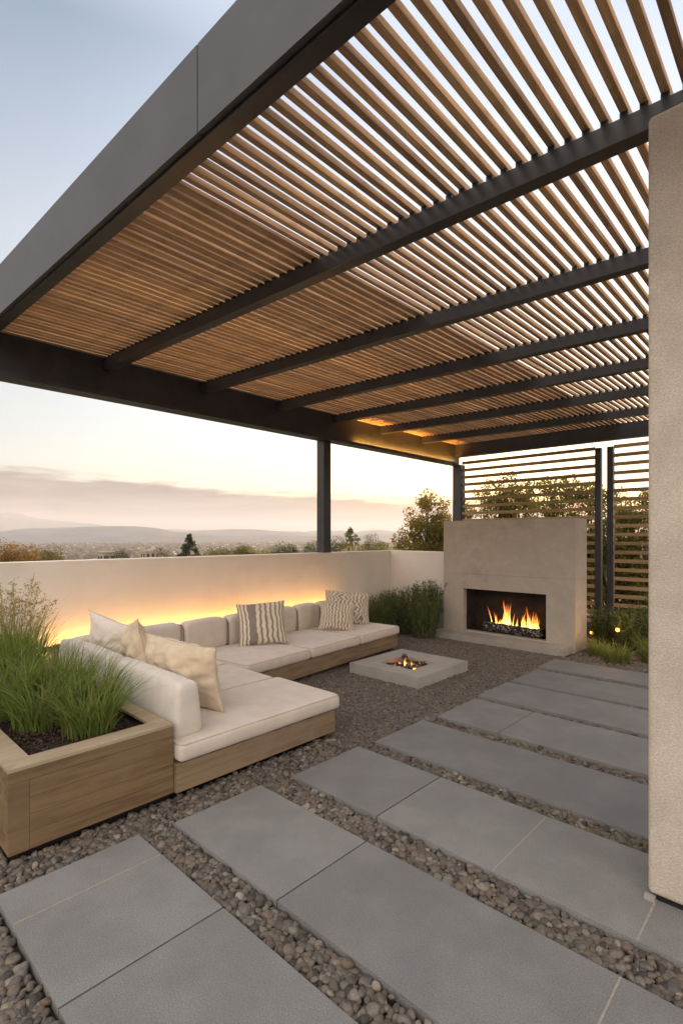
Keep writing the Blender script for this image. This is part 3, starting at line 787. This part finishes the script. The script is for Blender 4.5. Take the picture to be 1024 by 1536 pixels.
# ------------------------------------------------------------------ sofa
def soft_box(cx, cy, cz, sx, sy, sz, r=.045, crown=.018, rot=0, n=14, seed=0, wr=.004, taper=0, mat=None):
    """upholstered cushion: rounded box with a crown, slight sag and wrinkles"""
    bm = bmesh.new(); hx, hy, hz = sx/2, sy/2, sz/2
    nx, ny, nz = max(4, int(n*min(2.2, sx/.5))), max(4, int(n*min(2.2, sy/.5))), 6
    vm = {}
    def lin(i, m):   # denser near the ends
        t = i/m*2-1; return math.copysign(1-(1-abs(t))**1.25, t)
    def V(i, j, k):
        key = (i, j, k)
        if key not in vm: vm[key] = bm.verts.new((lin(i, nx)*hx, lin(j, ny)*hy, lin(k, nz)*hz))
        return vm[key]
    for i in range(nx):
        for j in range(ny):
            bm.faces.new((V(i,j,nz), V(i+1,j,nz), V(i+1,j+1,nz), V(i,j+1,nz))); bm.faces.new((V(i,j,0), V(i,j+1,0), V(i+1,j+1,0), V(i+1,j,0)))
    for i in range(nx):
        for k in range(nz):
            bm.faces.new((V(i,0,k), V(i+1,0,k), V(i+1,0,k+1), V(i,0,k+1))); bm.faces.new((V(i,ny,k), V(i,ny,k+1), V(i+1,ny,k+1), V(i+1,ny,k)))
    for j in range(ny):
        for k in range(nz):
            bm.faces.new((V(0,j,k), V(0,j,k+1), V(0,j+1,k+1), V(0,j+1,k))); bm.faces.new((V(nx,j,k), V(nx,j+1,k), V(nx,j+1,k+1), V(nx,j,k+1)))
    Rz = Matrix.Rotation(rot, 3, 'Z'); c0 = Vector((cx, cy, cz))
    for v in bm.verts:
        p = v.co.copy()
        q = Vector((max(-hx+r, min(hx-r, p.x)), max(-hy+r, min(hy-r, p.y)), max(-hz+r, min(hz-r, p.z))))
        d = p-q
        if d.length > 1e-6: d = d.normalized()*r
        p = q+d
        fx, fy, fz = p.x/hx, p.y/hy, p.z/hz
        cr = max(0, 1-fx*fx)*max(0, 1-fy*fy)
        if fz > .3: p.z += crown*cr**.7
        bul = crown*.5
        p.x += math.copysign(bul, fx)*abs(fx)**6*max(0, 1-fz*fz)*(1 - .4*fy*fy); p.y += math.copysign(bul, fy)*abs(fy)**6*max(0, 1-fz*fz)*(1-.4*fx*fx)
        if taper: p.y *= 1 - taper*(fz*.5+.5)
        w = noise.fractal(p*5 + Vector((seed*3.1, seed*1.7, 0)), 1., 2., 3)
        p += Vector((0, 0, 1))*w*wr + Vector((p.x, p.y, 0)).normalized()*w*wr*.5
        v.co = c0 + Rz @ p
    return bm
def piping(cx, cy, z, sx, sy, rot=0, r=.030, rad=.0038, inset=.008):
    hx, hy = sx/2-inset, sy/2-inset; pts = []
    for qx, qy, a0 in ((1,1,0), (-1,1,90), (-1,-1,180), (1,-1,270)):
        for k in range(5):
            a = R(a0 + k*22.5); pts.append((qx*(hx-r) + r*math.cos(a), qy*(hy-r) + r*math.sin(a)))
    full = []
    for i, p in enumerate(pts):
        q = pts[(i+1) % len(pts)]; n = max(1, int(math.hypot(q[0]-p[0], q[1]-p[1])/.08))
        for k in range(n): full.append((p[0]+(q[0]-p[0])*k/n, p[1]+(q[1]-p[1])*k/n))
    Rz = Matrix.Rotation(rot, 3, 'Z'); c = Vector((cx, cy, z))
    return tube([c + Rz @ Vector((x, y, 0)) for x, y in full], rad, 5, closed=True)

SO = empty('sectional_sofa', (-4.2, 3.0, 0), 'large L shaped sofa with oatmeal cushions on a low oak base', 'sofa')
SB0, SB1 = .028, .202
# oak bases: chaise part (face normal +X) and long part (slightly turned front)
bm = bmesh.new()
for z0, z1 in ((SB0, .106), (.1075, SB1)): B(-5.4, -2.895, 1.604, 3.0, z0, z1, bm=bm)
obj('chaise_base', bm, M['oak'], SO, bev=.002, seg=1)
SF0, SF1 = -4.17, -4.46; LY0, LY1 = 3.002, 5.92
bm = bmesh.new()
for z0, z1 in ((SB0, .106), (.1075, SB1)): prism([(-5.5, LY0), (SF0-.02, LY0), (SF1-.02, LY1), (-5.6, LY1)], z0, z1, bm)
obj('long_base', bm, M['oak'], SO, bev=.002, seg=1)
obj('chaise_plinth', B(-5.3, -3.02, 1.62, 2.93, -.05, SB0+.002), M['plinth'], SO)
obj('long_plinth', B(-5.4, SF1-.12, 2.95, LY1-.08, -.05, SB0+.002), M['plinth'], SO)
ST = .325
def seat(cx, cy, sx, sy, rot=0, seed=0):
    c = obj('seat_cushion', soft_box(cx, cy, (SB1+.007+ST)/2, sx, sy, ST-SB1-.007, .030, .012, rot, seed=seed, wr=.004), M['seat'], SO, origin=None, smooth=True)
    obj('piping', piping(cx, cy, ST-.0085, sx, sy, rot, inset=.0080, rad=.0050), M['seam'], c)
seat(-3.262, 2.325, .79, 1.42, seed=1); seat(-4.03, 2.32, .74, 1.36, seed=2); seat(-4.83, 2.32, .84, 1.36, seed=3)
rot = math.atan2(SF0-SF1, LY1-LY0)    # front edge leans away from the axis
for i, (a, b) in enumerate(((3.02, 3.985), (3.995, 4.945), (4.955, 5.90))):
    cy = (a+b)/2; fx = SF0 + (SF1-SF0)*(cy-LY0)/(LY1-LY0)
    seat(fx-.455, cy, .93, b-a, rot, seed=10+i)
# back cushions on the wall side, dark piping between them
bc = [(1.78, 2.90), (2.925, 3.49), (3.51, 4.075), (4.095, 4.655), (4.675, 5.12), (5.14, 5.76)]
for i, (a, b) in enumerate(bc):
    cy = (a+b)/2; x = -5.24 - .10*(cy-3.)*.62
    x = -5.17 - .075*max(0, cy-2.9)
    bm = soft_box(0, 0, 0, b-a, .24, .34, .05, .02, 0, seed=20+i, taper=.35)
    bm.transform(Matrix.Translation((x, cy, ST+.155)) @ Matrix.Rotation(R(90)+rot*.9, 4, 'Z') @ Matrix.Rotation(R(8), 4, 'X'))
    c = obj('back_cushion', bm, M['seat'], SO, smooth=True)
    bm = tube([(x+.085, b+.011, ST+.02), (x+.070, b+.011, ST+.26), (x+.03, b+.011, ST+.302), (x-.07, b+.011, ST+.306)], .006, 6)
    obj('piping', bm, M['pipe'], c)
obj('back_board', prism([(-5.42, 1.70), (-5.38, 1.70), (-5.60, 5.80), (-5.64, 5.80)], SB1, .56), M['oak'], SO)
# bolsters along the planter
for i, (a, b) in enumerate(((-4.02, -2.965), (-5.10, -4.05))):
    sx = b-a
    bm = soft_box((a+b)/2, 1.735, ST+.165, sx, .215, .345, .035, .012, 0, seed=40+i, taper=.38)
    for v in bm.verts: v.co.y -= .00*(v.co.z-ST)
    obj('bolster', bm, M['bolster'], SO, smooth=True)

# ------------------------------------------------------------------ pillows
def pillow(name, loc, w, h, t, rotz, lean, roll, mat, label, seed=0, wr=.012, pleat=0, group='throw pillows on the sofa', sag=0):
    n = 44; bm = bmesh.new(); uvl = bm.loops.layers.uv.new('UVMap'); grid = {}
    for side in (1, -1):
        for i in range(n+1):
            for j in range(n+1):
                if side == -1 and (i in (0, n) or j in (0, n)):
                    grid[(side, i, j)] = grid[(1, i, j)]; continue
                u, v = math.sin((i/n-.5)*math.pi), math.sin((j/n-.5)*math.pi)
                u = .55*u + .45*(i/n*2-1); v = .55*v + .45*(j/n*2-1)
                x = u*w/2*(1-.075*(1-v*v)); y = v*h/2*(1-.075*(1-u*u))
                prof = (max(0, 1-u*u)**.55)*(max(0, 1-v*v)**.55)
                z = side*t/2*prof
                s = Vector((u*1.6+seed*5, v*1.6, side*1.5+seed))
                edge = 1-prof
                z += side*wr*(noise.fractal(s*1.4, 1., 2., 4))*(.35+prof)
                # creases running in from the corners and edges
                z += side*wr*.7*math.sin(9*math.atan2(v, u)+3*noise.noise(s)+seed)*edge*prof*1.6
                if pleat: z += side*pleat*(abs(math.sin(u*9+1.8*noise.noise(s*.8)+v*1.2))**.6-.6)*max(0, v+.35)*prof**.6
                y += sag*(u*u-.5)*h - .02*h*noise.noise(s*.7)
                grid[(side, i, j)] = bm.verts.new((x, z, y + h/2))
    for side in (1, -1):
        for i in range(n):
            for j in range(n):
                q = [(i,j), (i+1,j), (i+1,j+1), (i,j+1)]
                if side == 1: q = q[::-1]
                try: f = bm.faces.new([grid[(side, *k)] for k in q])
                except ValueError: continue
                for l, k in zip(f.loops, q): l[uvl].uv = (k[0]/n, k[1]/n)
    rim = [grid[(1, i, 0)] for i in range(n)] + [grid[(1, n, j)] for j in range(n)] + [grid[(1, i, n)] for i in range(n, 0, -1)] + [grid[(1, 0, j)] for j in range(n, 0, -1)]
    M4 = Matrix.Translation(loc) @ Matrix.Rotation(rotz, 4, 'Z') @ Matrix.Rotation(lean, 4, 'X') @ Matrix.Translation((0,0,h/2)) @ Matrix.Rotation(roll, 4, 'Y') @ Matrix.Translation((0,0,-h/2))
    bm.transform(M4)
    path = [v.co.copy() for v in rim]
    o = obj(name, bm, M[mat], origin=loc, smooth=True); tag(o, label, 'pillow', group)
    hm_ = tube(path, .0035, 5, closed=True); obj('hem', hm_, M['seam'], o, smooth=True)
    return o
# rotz: local -Y is the face seen; local X is the width
fz = ST+.012
pillow('striped_pillow', (-4.78, 3.74, fz), .57, .51, .18, R(55), R(-20), R(-4), 'stripe_band', 'large striped pillow with one broad dark band, alone in the middle of the sofa', 1)
pillow('striped_pillow', (-4.80, 5.02, fz), .48, .37, .15, R(48), R(-18), R(5), 'stripe_small', 'smaller striped pillow in front of the larger one at the far end of the sofa', 2)
pillow('striped_pillow', (-5.02, 5.46, fz), .66, .48, .18, R(46), R(-14), R(3), 'stripe', 'larger wavy striped pillow at the far end of the sofa, behind the smaller one', 3)
pillow('cream_pillow', (-3.62, 2.08, fz), .98, .49, .26, R(4), R(10), R(1), 'cream', 'long cream pillow with pleated creases nearest the planter on the chaise', 4, .024, .038)
pillow('cream_pillow', (-4.20, 2.03, fz), .56, .56, .22, R(-14), R(9), R(-13), 'cream', 'crumpled cream pillow in the middle of the row behind the bolster', 5, .030, .018)
pillow('cream_pillow', (-4.74, 2.04, fz+.02), .84, .52, .24, R(2), R(9), R(5), 'ivory', 'pale ivory pillow in the sofa corner against the glowing wall', 6, .020)

# ------------------------------------------------------------------ lights that the photo shows
o = empty('wall_strip_light', (-5.785, 3.7, .44), 'warm strip light glowing along the foot of the white wall behind the sofa', 'strip light')
obj('diffuser', B(-5.80, -5.77, 1.72, 6.1, .44, .455), M['led'], o)
obj('cover', extrude_y([(-5.81, .43), (-5.745, .43), (-5.745, .482), (-5.75, .482), (-5.75, .4385), (-5.81, .4385)], 1.71, 6.11), M['steel'], o)
def spike_lamp(px, dep, z, label):
    x, y = spot(px, dep)
    t = empty('garden_lamp', (x, y, 0), label, 'lamp', 'small garden lamps beside the fireplace')
    obj('stem', tube([(x, y, G), (x, y, z-.03)], .006, 6), M['lampmetal'], t)
    bm = bmesh.new(); bmesh.ops.create_icosphere(bm, subdivisions=2, radius=.027, matrix=Matrix.Translation((x, y, z)))
    obj('bulb', bm, M['bulb'], t, smooth=True)
    pl = bpy.data.lights.new('lamp_glow', 'POINT'); pl.energy = 2.2; pl.color = (1., .45, .12); pl.shadow_soft_size = .02
    lo = bpy.data.objects.new('lamp_glow', pl); COL.objects.link(lo); lo.parent = t; lo.location = (0, -.05, z+.06)
    obj('cap', tube([(x, y, z+.022), (x, y, z+.035)], [.03, .004], 10), M['lampmetal'], t)
spike_lamp(887, 8.3, 1.6-144/FOC*8.3, 'glowing garden lamp close to the right side of the fireplace')
spike_lamp(926, 6.95, 1.6-140/FOC*6.95, 'glowing garden lamp among the grasses below the narrow screen')

# ------------------------------------------------------------------ planting by the fireplace
def shoots(name, loc, n, h, spread, mat, label, seed, leaf=.03, group=None):
    """upright bushy herb: many stems set with short narrow leaves"""
    g = np.random.default_rng(seed); t = empty(name, loc, label, 'shrub', group); V = []; F = []; sV = []; sF = []
    for i in range(n):
        a = g.uniform(0, 6.283); r0 = spread*.55*math.sqrt(g.random()); H = h*g.uniform(.5, 1.08)*(1-.35*(r0/spread)**2)
        bx, by = r0*math.cos(a), r0*math.sin(a); ox, oy = g.normal(size=2)*.10*H + np.array((bx, by))*.35
        b0 = len(sV); d = np.array((.003, .002, 0))
        p0, p1 = np.array((bx, by, 0)), np.array((bx+ox, by+oy, H))
        sV += [p0-d, p0+d, p1+d*.4, p1-d*.4]; sF.append((b0, b0+1, b0+2, b0+3))
        for k in range(int(34*H/h)):
            s = g.uniform(.12, 1.02); p = p0 + (p1-p0)*s
            dr = g.normal(size=3); dr[2] = abs(dr[2])*.6+.45; dr /= np.linalg.norm(dr)
            L = leaf*g.uniform(.6, 1.3); sd = np.cross(dr, g.normal(size=3)); sd = sd/np.linalg.norm(sd)*L*.13
            b0 = len(V); V += [p-sd*.6, p+dr*L*.5-sd, p+dr*L, p+dr*L*.5+sd]; F.append((b0, b0+1, b0+2, b0+3))
    mesh_np('stems', sV, sF, M['bark'], t); mesh_np('foliage', V, F, mat, t)
    return t
sg = 'bushy shrubs along the short white wall'
shoots('rosemary_bush', (-5.45, 6.75, G), 190, .62, .42, M['rosemary'], 'dark green bush behind the far end of the sofa by the wall corner', 1, .05, sg)
shoots('rosemary_bush', (-5.10, 7.15, G), 230, .78, .42, M['rosemary'], 'tall feathery green bush in the middle of the row by the short wall', 2, .05, sg)
shoots('rosemary_bush', (-4.72, 6.98, G), 190, .62, .34, M['rosemary'], 'green bush touching the left side of the fireplace', 3, .05, sg)
shoots('rosemary_bush', (-5.62, 7.2, G), 170, .66, .34, M['rosemary'], 'dark bush deepest in the corner of the two white walls', 4, .05, sg)
shoots('rosemary_bush', (-4.92, 7.33, G), 190, .86, .32, M['rosemary'], 'tallest green bush beside the upper left edge of the fireplace', 5, .05, sg)
rg = 'grasses and shrubs right of the fireplace'
grass_clump('grass_clump', (-1.98, 7.28, G), 300, .34, .34, .009, M['blade'], 'spiky green grass clump at the end of the last slab beside the hearth', group=rg, seed=21)
grass_clump('grass_clump', (-2.28, 7.55, G), 260, .30, .28, .008, M['blade'], 'low grass clump hugging the right side of the fireplace', group=rg, seed=22)
grass_clump('grass_clump', (-1.62, 7.55, G), 300, .46, .34, .008, M['blade'], 'taller grass clump next to the stucco pillar edge', group=rg, seed=23)
shoots('leafy_bush', (-1.95, 8.15, G), 180, .62, .40, M['rosemary'], 'dark leafy bush behind the garden lamps', 24, .055, rg)
shoots('leafy_bush', (-1.55, 8.3, G), 190, .85, .42, M['rosemary'], 'tall leafy bush under the narrow screen by the pillar', 25, .055, rg)
shoots('leafy_bush', (-2.45, 8.5, G), 150, .5, .36, M['rosemary'], 'low leafy bush behind the right rear corner of the fireplace', 26, .055, rg)
shoots('leafy_bush', (-1.2, 7.9, G), 160, .6, .4, M['rosemary'], 'leafy bush half hidden behind the stucco pillar', 27, .055, rg)

# ------------------------------------------------------------------ gravel
src = bpy.data.collections.new('pebble_shapes')
for k in range(8):
    bm = bmesh.new(); bmesh.ops.create_icosphere(bm, subdivisions=3, radius=.5)
    sx, sy, sz = random.uniform(.85, 1.15), random.uniform(.7, .95), random.uniform(.5, .75)
    for v in bm.verts:
        d = 1 + .34*noise.noise(v.co*1.7 + Vector((k*7.3, 0, 0))) + .08*noise.noise(v.co*4 + Vector((k*3.3, 5, 0)))
        v.co = Vector((v.co.x*sx, v.co.y*sy, v.co.z*sz))*d
    me = bpy.data.meshes.new('pebble'); bm.to_mesh(me); bm.free()
    me.polygons.foreach_set('use_smooth', [True]*len(me.polygons)); me.materials.append(M['pebble'])
    src.objects.link(bpy.data.objects.new('pebble', me))

blocked = [(X_L[r]-.0, 1.95, a, b) for r, (a, b) in enumerate(rows)] + [(-5.4, -2.96, .74, 2.96), (-5.6, -4.55, 2.9, 5.9), (PX0, PX1, PY0, PY1), (-4.90, -2.55, 7.13, 7.95), (-.56, .1, 2.6, 3.2)]
def clear(P, mgn):
    ok = np.ones(len(P), bool)
    for x0, x1, y0, y1 in blocked:
        ok &= ~((P[:,0] > x0-mgn) & (P[:,0] < x1+mgn) & (P[:,1] > y0-mgn) & (P[:,1] < y1+mgn))
    return ok
def layer(x0, x1, y0, y1, pitch, jit):
    nx, ny = int((x1-x0)/pitch), int((y1-y0)/(pitch*.866))
    ii, jj = np.meshgrid(np.arange(nx), np.arange(ny), indexing='ij')
    X = x0 + (ii + .5*(jj % 2))*pitch; Y = y0 + jj*pitch*.866
    P = np.stack([X.ravel(), Y.ravel()], 1); return P + rng.normal(size=P.shape)*jit*pitch
def visible(P):
    d = P @ np.array((FW.x, FW.y)); r = P @ np.array((RT.x, RT.y))
    return (d > .9) & (np.abs(r/np.maximum(d, .1)) < .80)
def gravel(name, pieces, label):
    pts = []; scl = []
    for (x0, x1, y0, y1), size, cond in pieces:
        for lay in range(2):
            P = layer(x0, x1, y0, y1, size*.80, .17); P = P[clear(P, size*.34) & visible(P) & cond(P)]
            s = size*rng.lognormal(-.03, .27, len(P)); s = np.clip(s, size*.45, size*1.6)
            z = G + (size*.12 if lay == 0 else size*.40) + rng.uniform(-.16, .20, len(P))*size
            pts.append(np.column_stack([P, z])); scl.append(s)
    pts = np.concatenate(pts); scl = np.concatenate(scl)
    me = bpy.data.meshes.new(name); me.vertices.add(len(pts)); me.vertices.foreach_set('co', pts.astype(np.float32).ravel())
    at_ = me.attributes.new('psize', 'FLOAT', 'POINT'); at_.data.foreach_set('value', scl.astype(np.float32))
    rt = me.attributes.new('prot', 'FLOAT_VECTOR', 'POINT')
    rot = np.column_stack([rng.normal(0, .35, len(pts)), rng.normal(0, .35, len(pts)), rng.uniform(0, 6.28, len(pts))]).astype(np.float32)
    rt.data.foreach_set('vector', rot.ravel())
    o = link(name, me); tag(o, label, 'gravel', kind='stuff')
    ng = bpy.data.node_groups.new(name+'_scatter', 'GeometryNodeTree')
    ng.interface.new_socket('Geometry', in_out='INPUT', socket_type='NodeSocketGeometry'); ng.interface.new_socket('Geometry', in_out='OUTPUT', socket_type='NodeSocketGeometry')
    N = ng.nodes; gi = N.new('NodeGroupInput'); go = N.new('NodeGroupOutput')
    ci = N.new('GeometryNodeCollectionInfo'); ci.inputs['Collection'].default_value = src; ci.inputs['Separate Children'].default_value = True; ci.inputs['Reset Children'].default_value = True
    ip = N.new('GeometryNodeInstanceOnPoints'); ip.inputs['Pick Instance'].default_value = True
    a1 = N.new('GeometryNodeInputNamedAttribute'); a1.data_type = 'FLOAT'; a1.inputs[0].default_value = 'psize'
    a2 = N.new('GeometryNodeInputNamedAttribute'); a2.data_type = 'FLOAT_VECTOR'; a2.inputs[0].default_value = 'prot'
    er = N.new('FunctionNodeEulerToRotation')
    rv = N.new('FunctionNodeRandomValue'); rv.data_type = 'INT'; rv.inputs[4].default_value = 0; rv.inputs[5].default_value = 7
    Lk = ng.links.new
    mp = N.new('GeometryNodeMeshToPoints'); Lk(gi.outputs[0], mp.inputs[0])
    Lk(mp.outputs[0], ip.inputs['Points']); Lk(ci.outputs[0], ip.inputs['Instance'])
    Lk(rv.outputs[2], ip.inputs['Instance Index'])
    Lk(a2.outputs[0], er.inputs[0]); Lk(er.outputs[0], ip.inputs['Rotation']); Lk(a1.outputs[0], ip.inputs['Scale']); Lk(ip.outputs[0], go.inputs[0])
    md = o.modifiers.new('scatter', 'NODES'); md.node_group = ng
    return o
def zone(P):   # fine gravel lies in the seating area, left of the slab ends
    return (P[:,0] < -2.62) & (P[:,1] > 3.05)
gravel('river_pebbles', [((-3.6, 2., .2, 7.2), .037, lambda P: ~zone(P) & (P[:,1] < 4.0)), ((-2.9, 2., 3.9, 8.2), .031, lambda P: ~zone(P) & (P[:,1] >= 4.0))], 'round brown and grey river pebbles filling the strips between the slabs')
gravel('fine_gravel', [((-5.9, -2.6, 3.0, 8.0), .024, lambda P: zone(P) & (P[:,1] < 4.6)), ((-5.9, -2.6, 3.0, 8.0), .022, lambda P: zone(P) & (P[:,1] >= 4.6))], 'fine grey brown gravel around the fire pit and in front of the fireplace')

# ------------------------------------------------------------------ sky, sun, camera
SUN_PX, SUN_EL = 800, R(6.0)
sd = direction(SUN_PX).normalized(); sun_az = math.atan2(sd.x, sd.y)     # clockwise from +Y
w = bpy.data.worlds.new('World'); SC.world = w; w.use_nodes = True
t = w.node_tree; t.nodes.clear(); q = NT(t)
dirv = q.n('ShaderNodeTexCoord').outputs['Generated']
s3 = q.n('ShaderNodeSeparateXYZ', {0: dirv}); X, Y, Z = s3.outputs
el = q.m('ARCSINE', q.m('MAXIMUM', q.m('MINIMUM', Z, 1.), -1.))                 # elevation
sunang = q.n('ShaderNodeVectorMath', {0: dirv, 1: (sd.x*math.cos(SUN_EL), sd.y*math.cos(SUN_EL), math.sin(SUN_EL))}, operation='DOT_PRODUCT').outputs['Value']
sky = q.n('ShaderNodeTexSky'); sky.sky_type = 'NISHITA'; sky.sun_disc = False
sky.sun_elevation = SUN_EL; sky.sun_rotation = sun_az; sky.air_density = 1.2; sky.dust_density = 1.6; sky.ozone_density = 2.
e01 = q.m('DIVIDE', q.m('MAXIMUM', el, 0.), math.pi/2)
front = q.ramp(e01, [(0, (.25,.20,.18)), (.05, (.28,.255,.245)), (.09, (.30,.295,.29)), (.14, (.285,.285,.29)), (.30, (.255,.27,.295)), (.39, (.185,.21,.25)), (.47, (.125,.155,.200)), (.60, (.45,.47,.52)), (1, (.82,.81,.82))])
glow = q.ss(sunang, .50, .95)
warm = q.ramp(e01, [(0, (.40,.27,.14)), (.06, (.42,.37,.30)), (.11, (.38,.39,.38)), (.20, (.40,.41,.42)), (.35, (.39,.41,.45)), (.47, (.39,.42,.48)), (.60, (.5,.52,.56)), (1, (.82,.81,.82))])
grad = q.mix(glow, front, warm)
back = q.ramp(e01, [(0, (1.0,.86,.73)), (.18, (1.36,1.19,1.04)), (.6, (1.05,.98,.91)), (1, (.82,.81,.82))])
grad = q.mix(q.ss(sunang, .10, -.55), grad, back)
# cloud bank low over the horizon
az = q.m('ARCTAN2', q.n('ShaderNodeVectorMath', {0: dirv, 1: (RT.x, RT.y, 0)}, operation='DOT_PRODUCT').outputs['Value'], q.n('ShaderNodeVectorMath', {0: dirv, 1: (FW.x, FW.y, 0)}, operation='DOT_PRODUCT').outputs['Value'])
cv = q.n('ShaderNodeCombineXYZ', {0: q.m('MULTIPLY', az, 3.0), 1: q.m('MULTIPLY', el, 22.), 2: .0}).outputs[0]
n1 = q.n('ShaderNodeTexNoise', {'Vector': cv, 'Scale': 2.6, 'Detail': 9, 'Roughness': .58}).outputs[0]
n2 = q.n('ShaderNodeTexNoise', {'Vector': cv, 'Scale': 1.1, 'Detail': 7, 'Roughness': .6}).outputs[0]
edge = q.m('MULTIPLY_ADD', az, -.055, .078)                    # cloud top elevation, falls towards the right
edge = q.m('ADD', edge, q.m('MULTIPLY_ADD', n1, .060, -.030))
cl = q.m('SUBTRACT', 1., q.ss(q.m('SUBTRACT', el, edge), -.010, .008))
cl = q.m('MULTIPLY', cl, q.ss(az, .85, .45))
cl = q.m('MULTIPLY', cl, q.m('MULTIPLY_ADD', q.ss(n2, .32, .60), .22, .78))
ccol = q.mix(q.ss(az, -.20, .18), (.105,.082,.085), (.36,.185,.085))
ccol = q.mix(q.m('MULTIPLY', q.ss(n1, .45, .70), .35), ccol, (.30,.22,.18))
bg1 = q.n('ShaderNodeBackground', {0: grad, 1: 1.})
bg2 = q.n('ShaderNodeBackground', {0: sky.outputs[0], 1: .05})
ad = q.n('ShaderNodeAddShader', {0: bg1.outputs[0], 1: bg2.outputs[0]})
bg3 = q.n('ShaderNodeBackground', {0: ccol, 1: 1.})
mx = q.n('ShaderNodeMixShader', {0: q.m('MULTIPLY', cl, .96), 1: ad.outputs[0], 2: bg3.outputs[0]})
q.n('ShaderNodeOutputWorld', {0: mx.outputs[0]})

sl = bpy.data.lights.new('sun', 'SUN'); sl.energy = 5.0; sl.angle = R(1.5); sl.color = (1., .63, .30)
so = bpy.data.objects.new('sun', sl); COL.objects.link(so)
so.rotation_euler = Vector((sd.x*math.cos(SUN_EL), sd.y*math.cos(SUN_EL), math.sin(SUN_EL))).to_track_quat('Z', 'Y').to_euler()

cam = bpy.data.cameras.new('camera'); co = bpy.data.objects.new('camera', cam); COL.objects.link(co)
co.location = (0, 0, CAM_H); co.rotation_euler = (R(90), 0, TH)
cam.sensor_fit = 'HORIZONTAL'; cam.sensor_width = 36; cam.lens = 36*FOC/1024; cam.shift_y = 37/1024
cam.clip_start = .05; cam.clip_end = 60000
SC.camera = co
SC.view_settings.view_transform = 'Standard'; SC.view_settings.look = 'None'; SC.view_settings.exposure = 1.02; SC.view_settings.gamma = 1
cy = SC.cycles
cy.use_denoising = True; cy.max_bounces = 8; cy.diffuse_bounces = 5; cy.glossy_bounces = 3; cy.transmission_bounces = 3; cy.transparent_max_bounces = 12; cy.volume_bounces = 1
cy.sample_clamp_indirect = 4; cy.caustics_reflective = False; cy.caustics_refractive = False
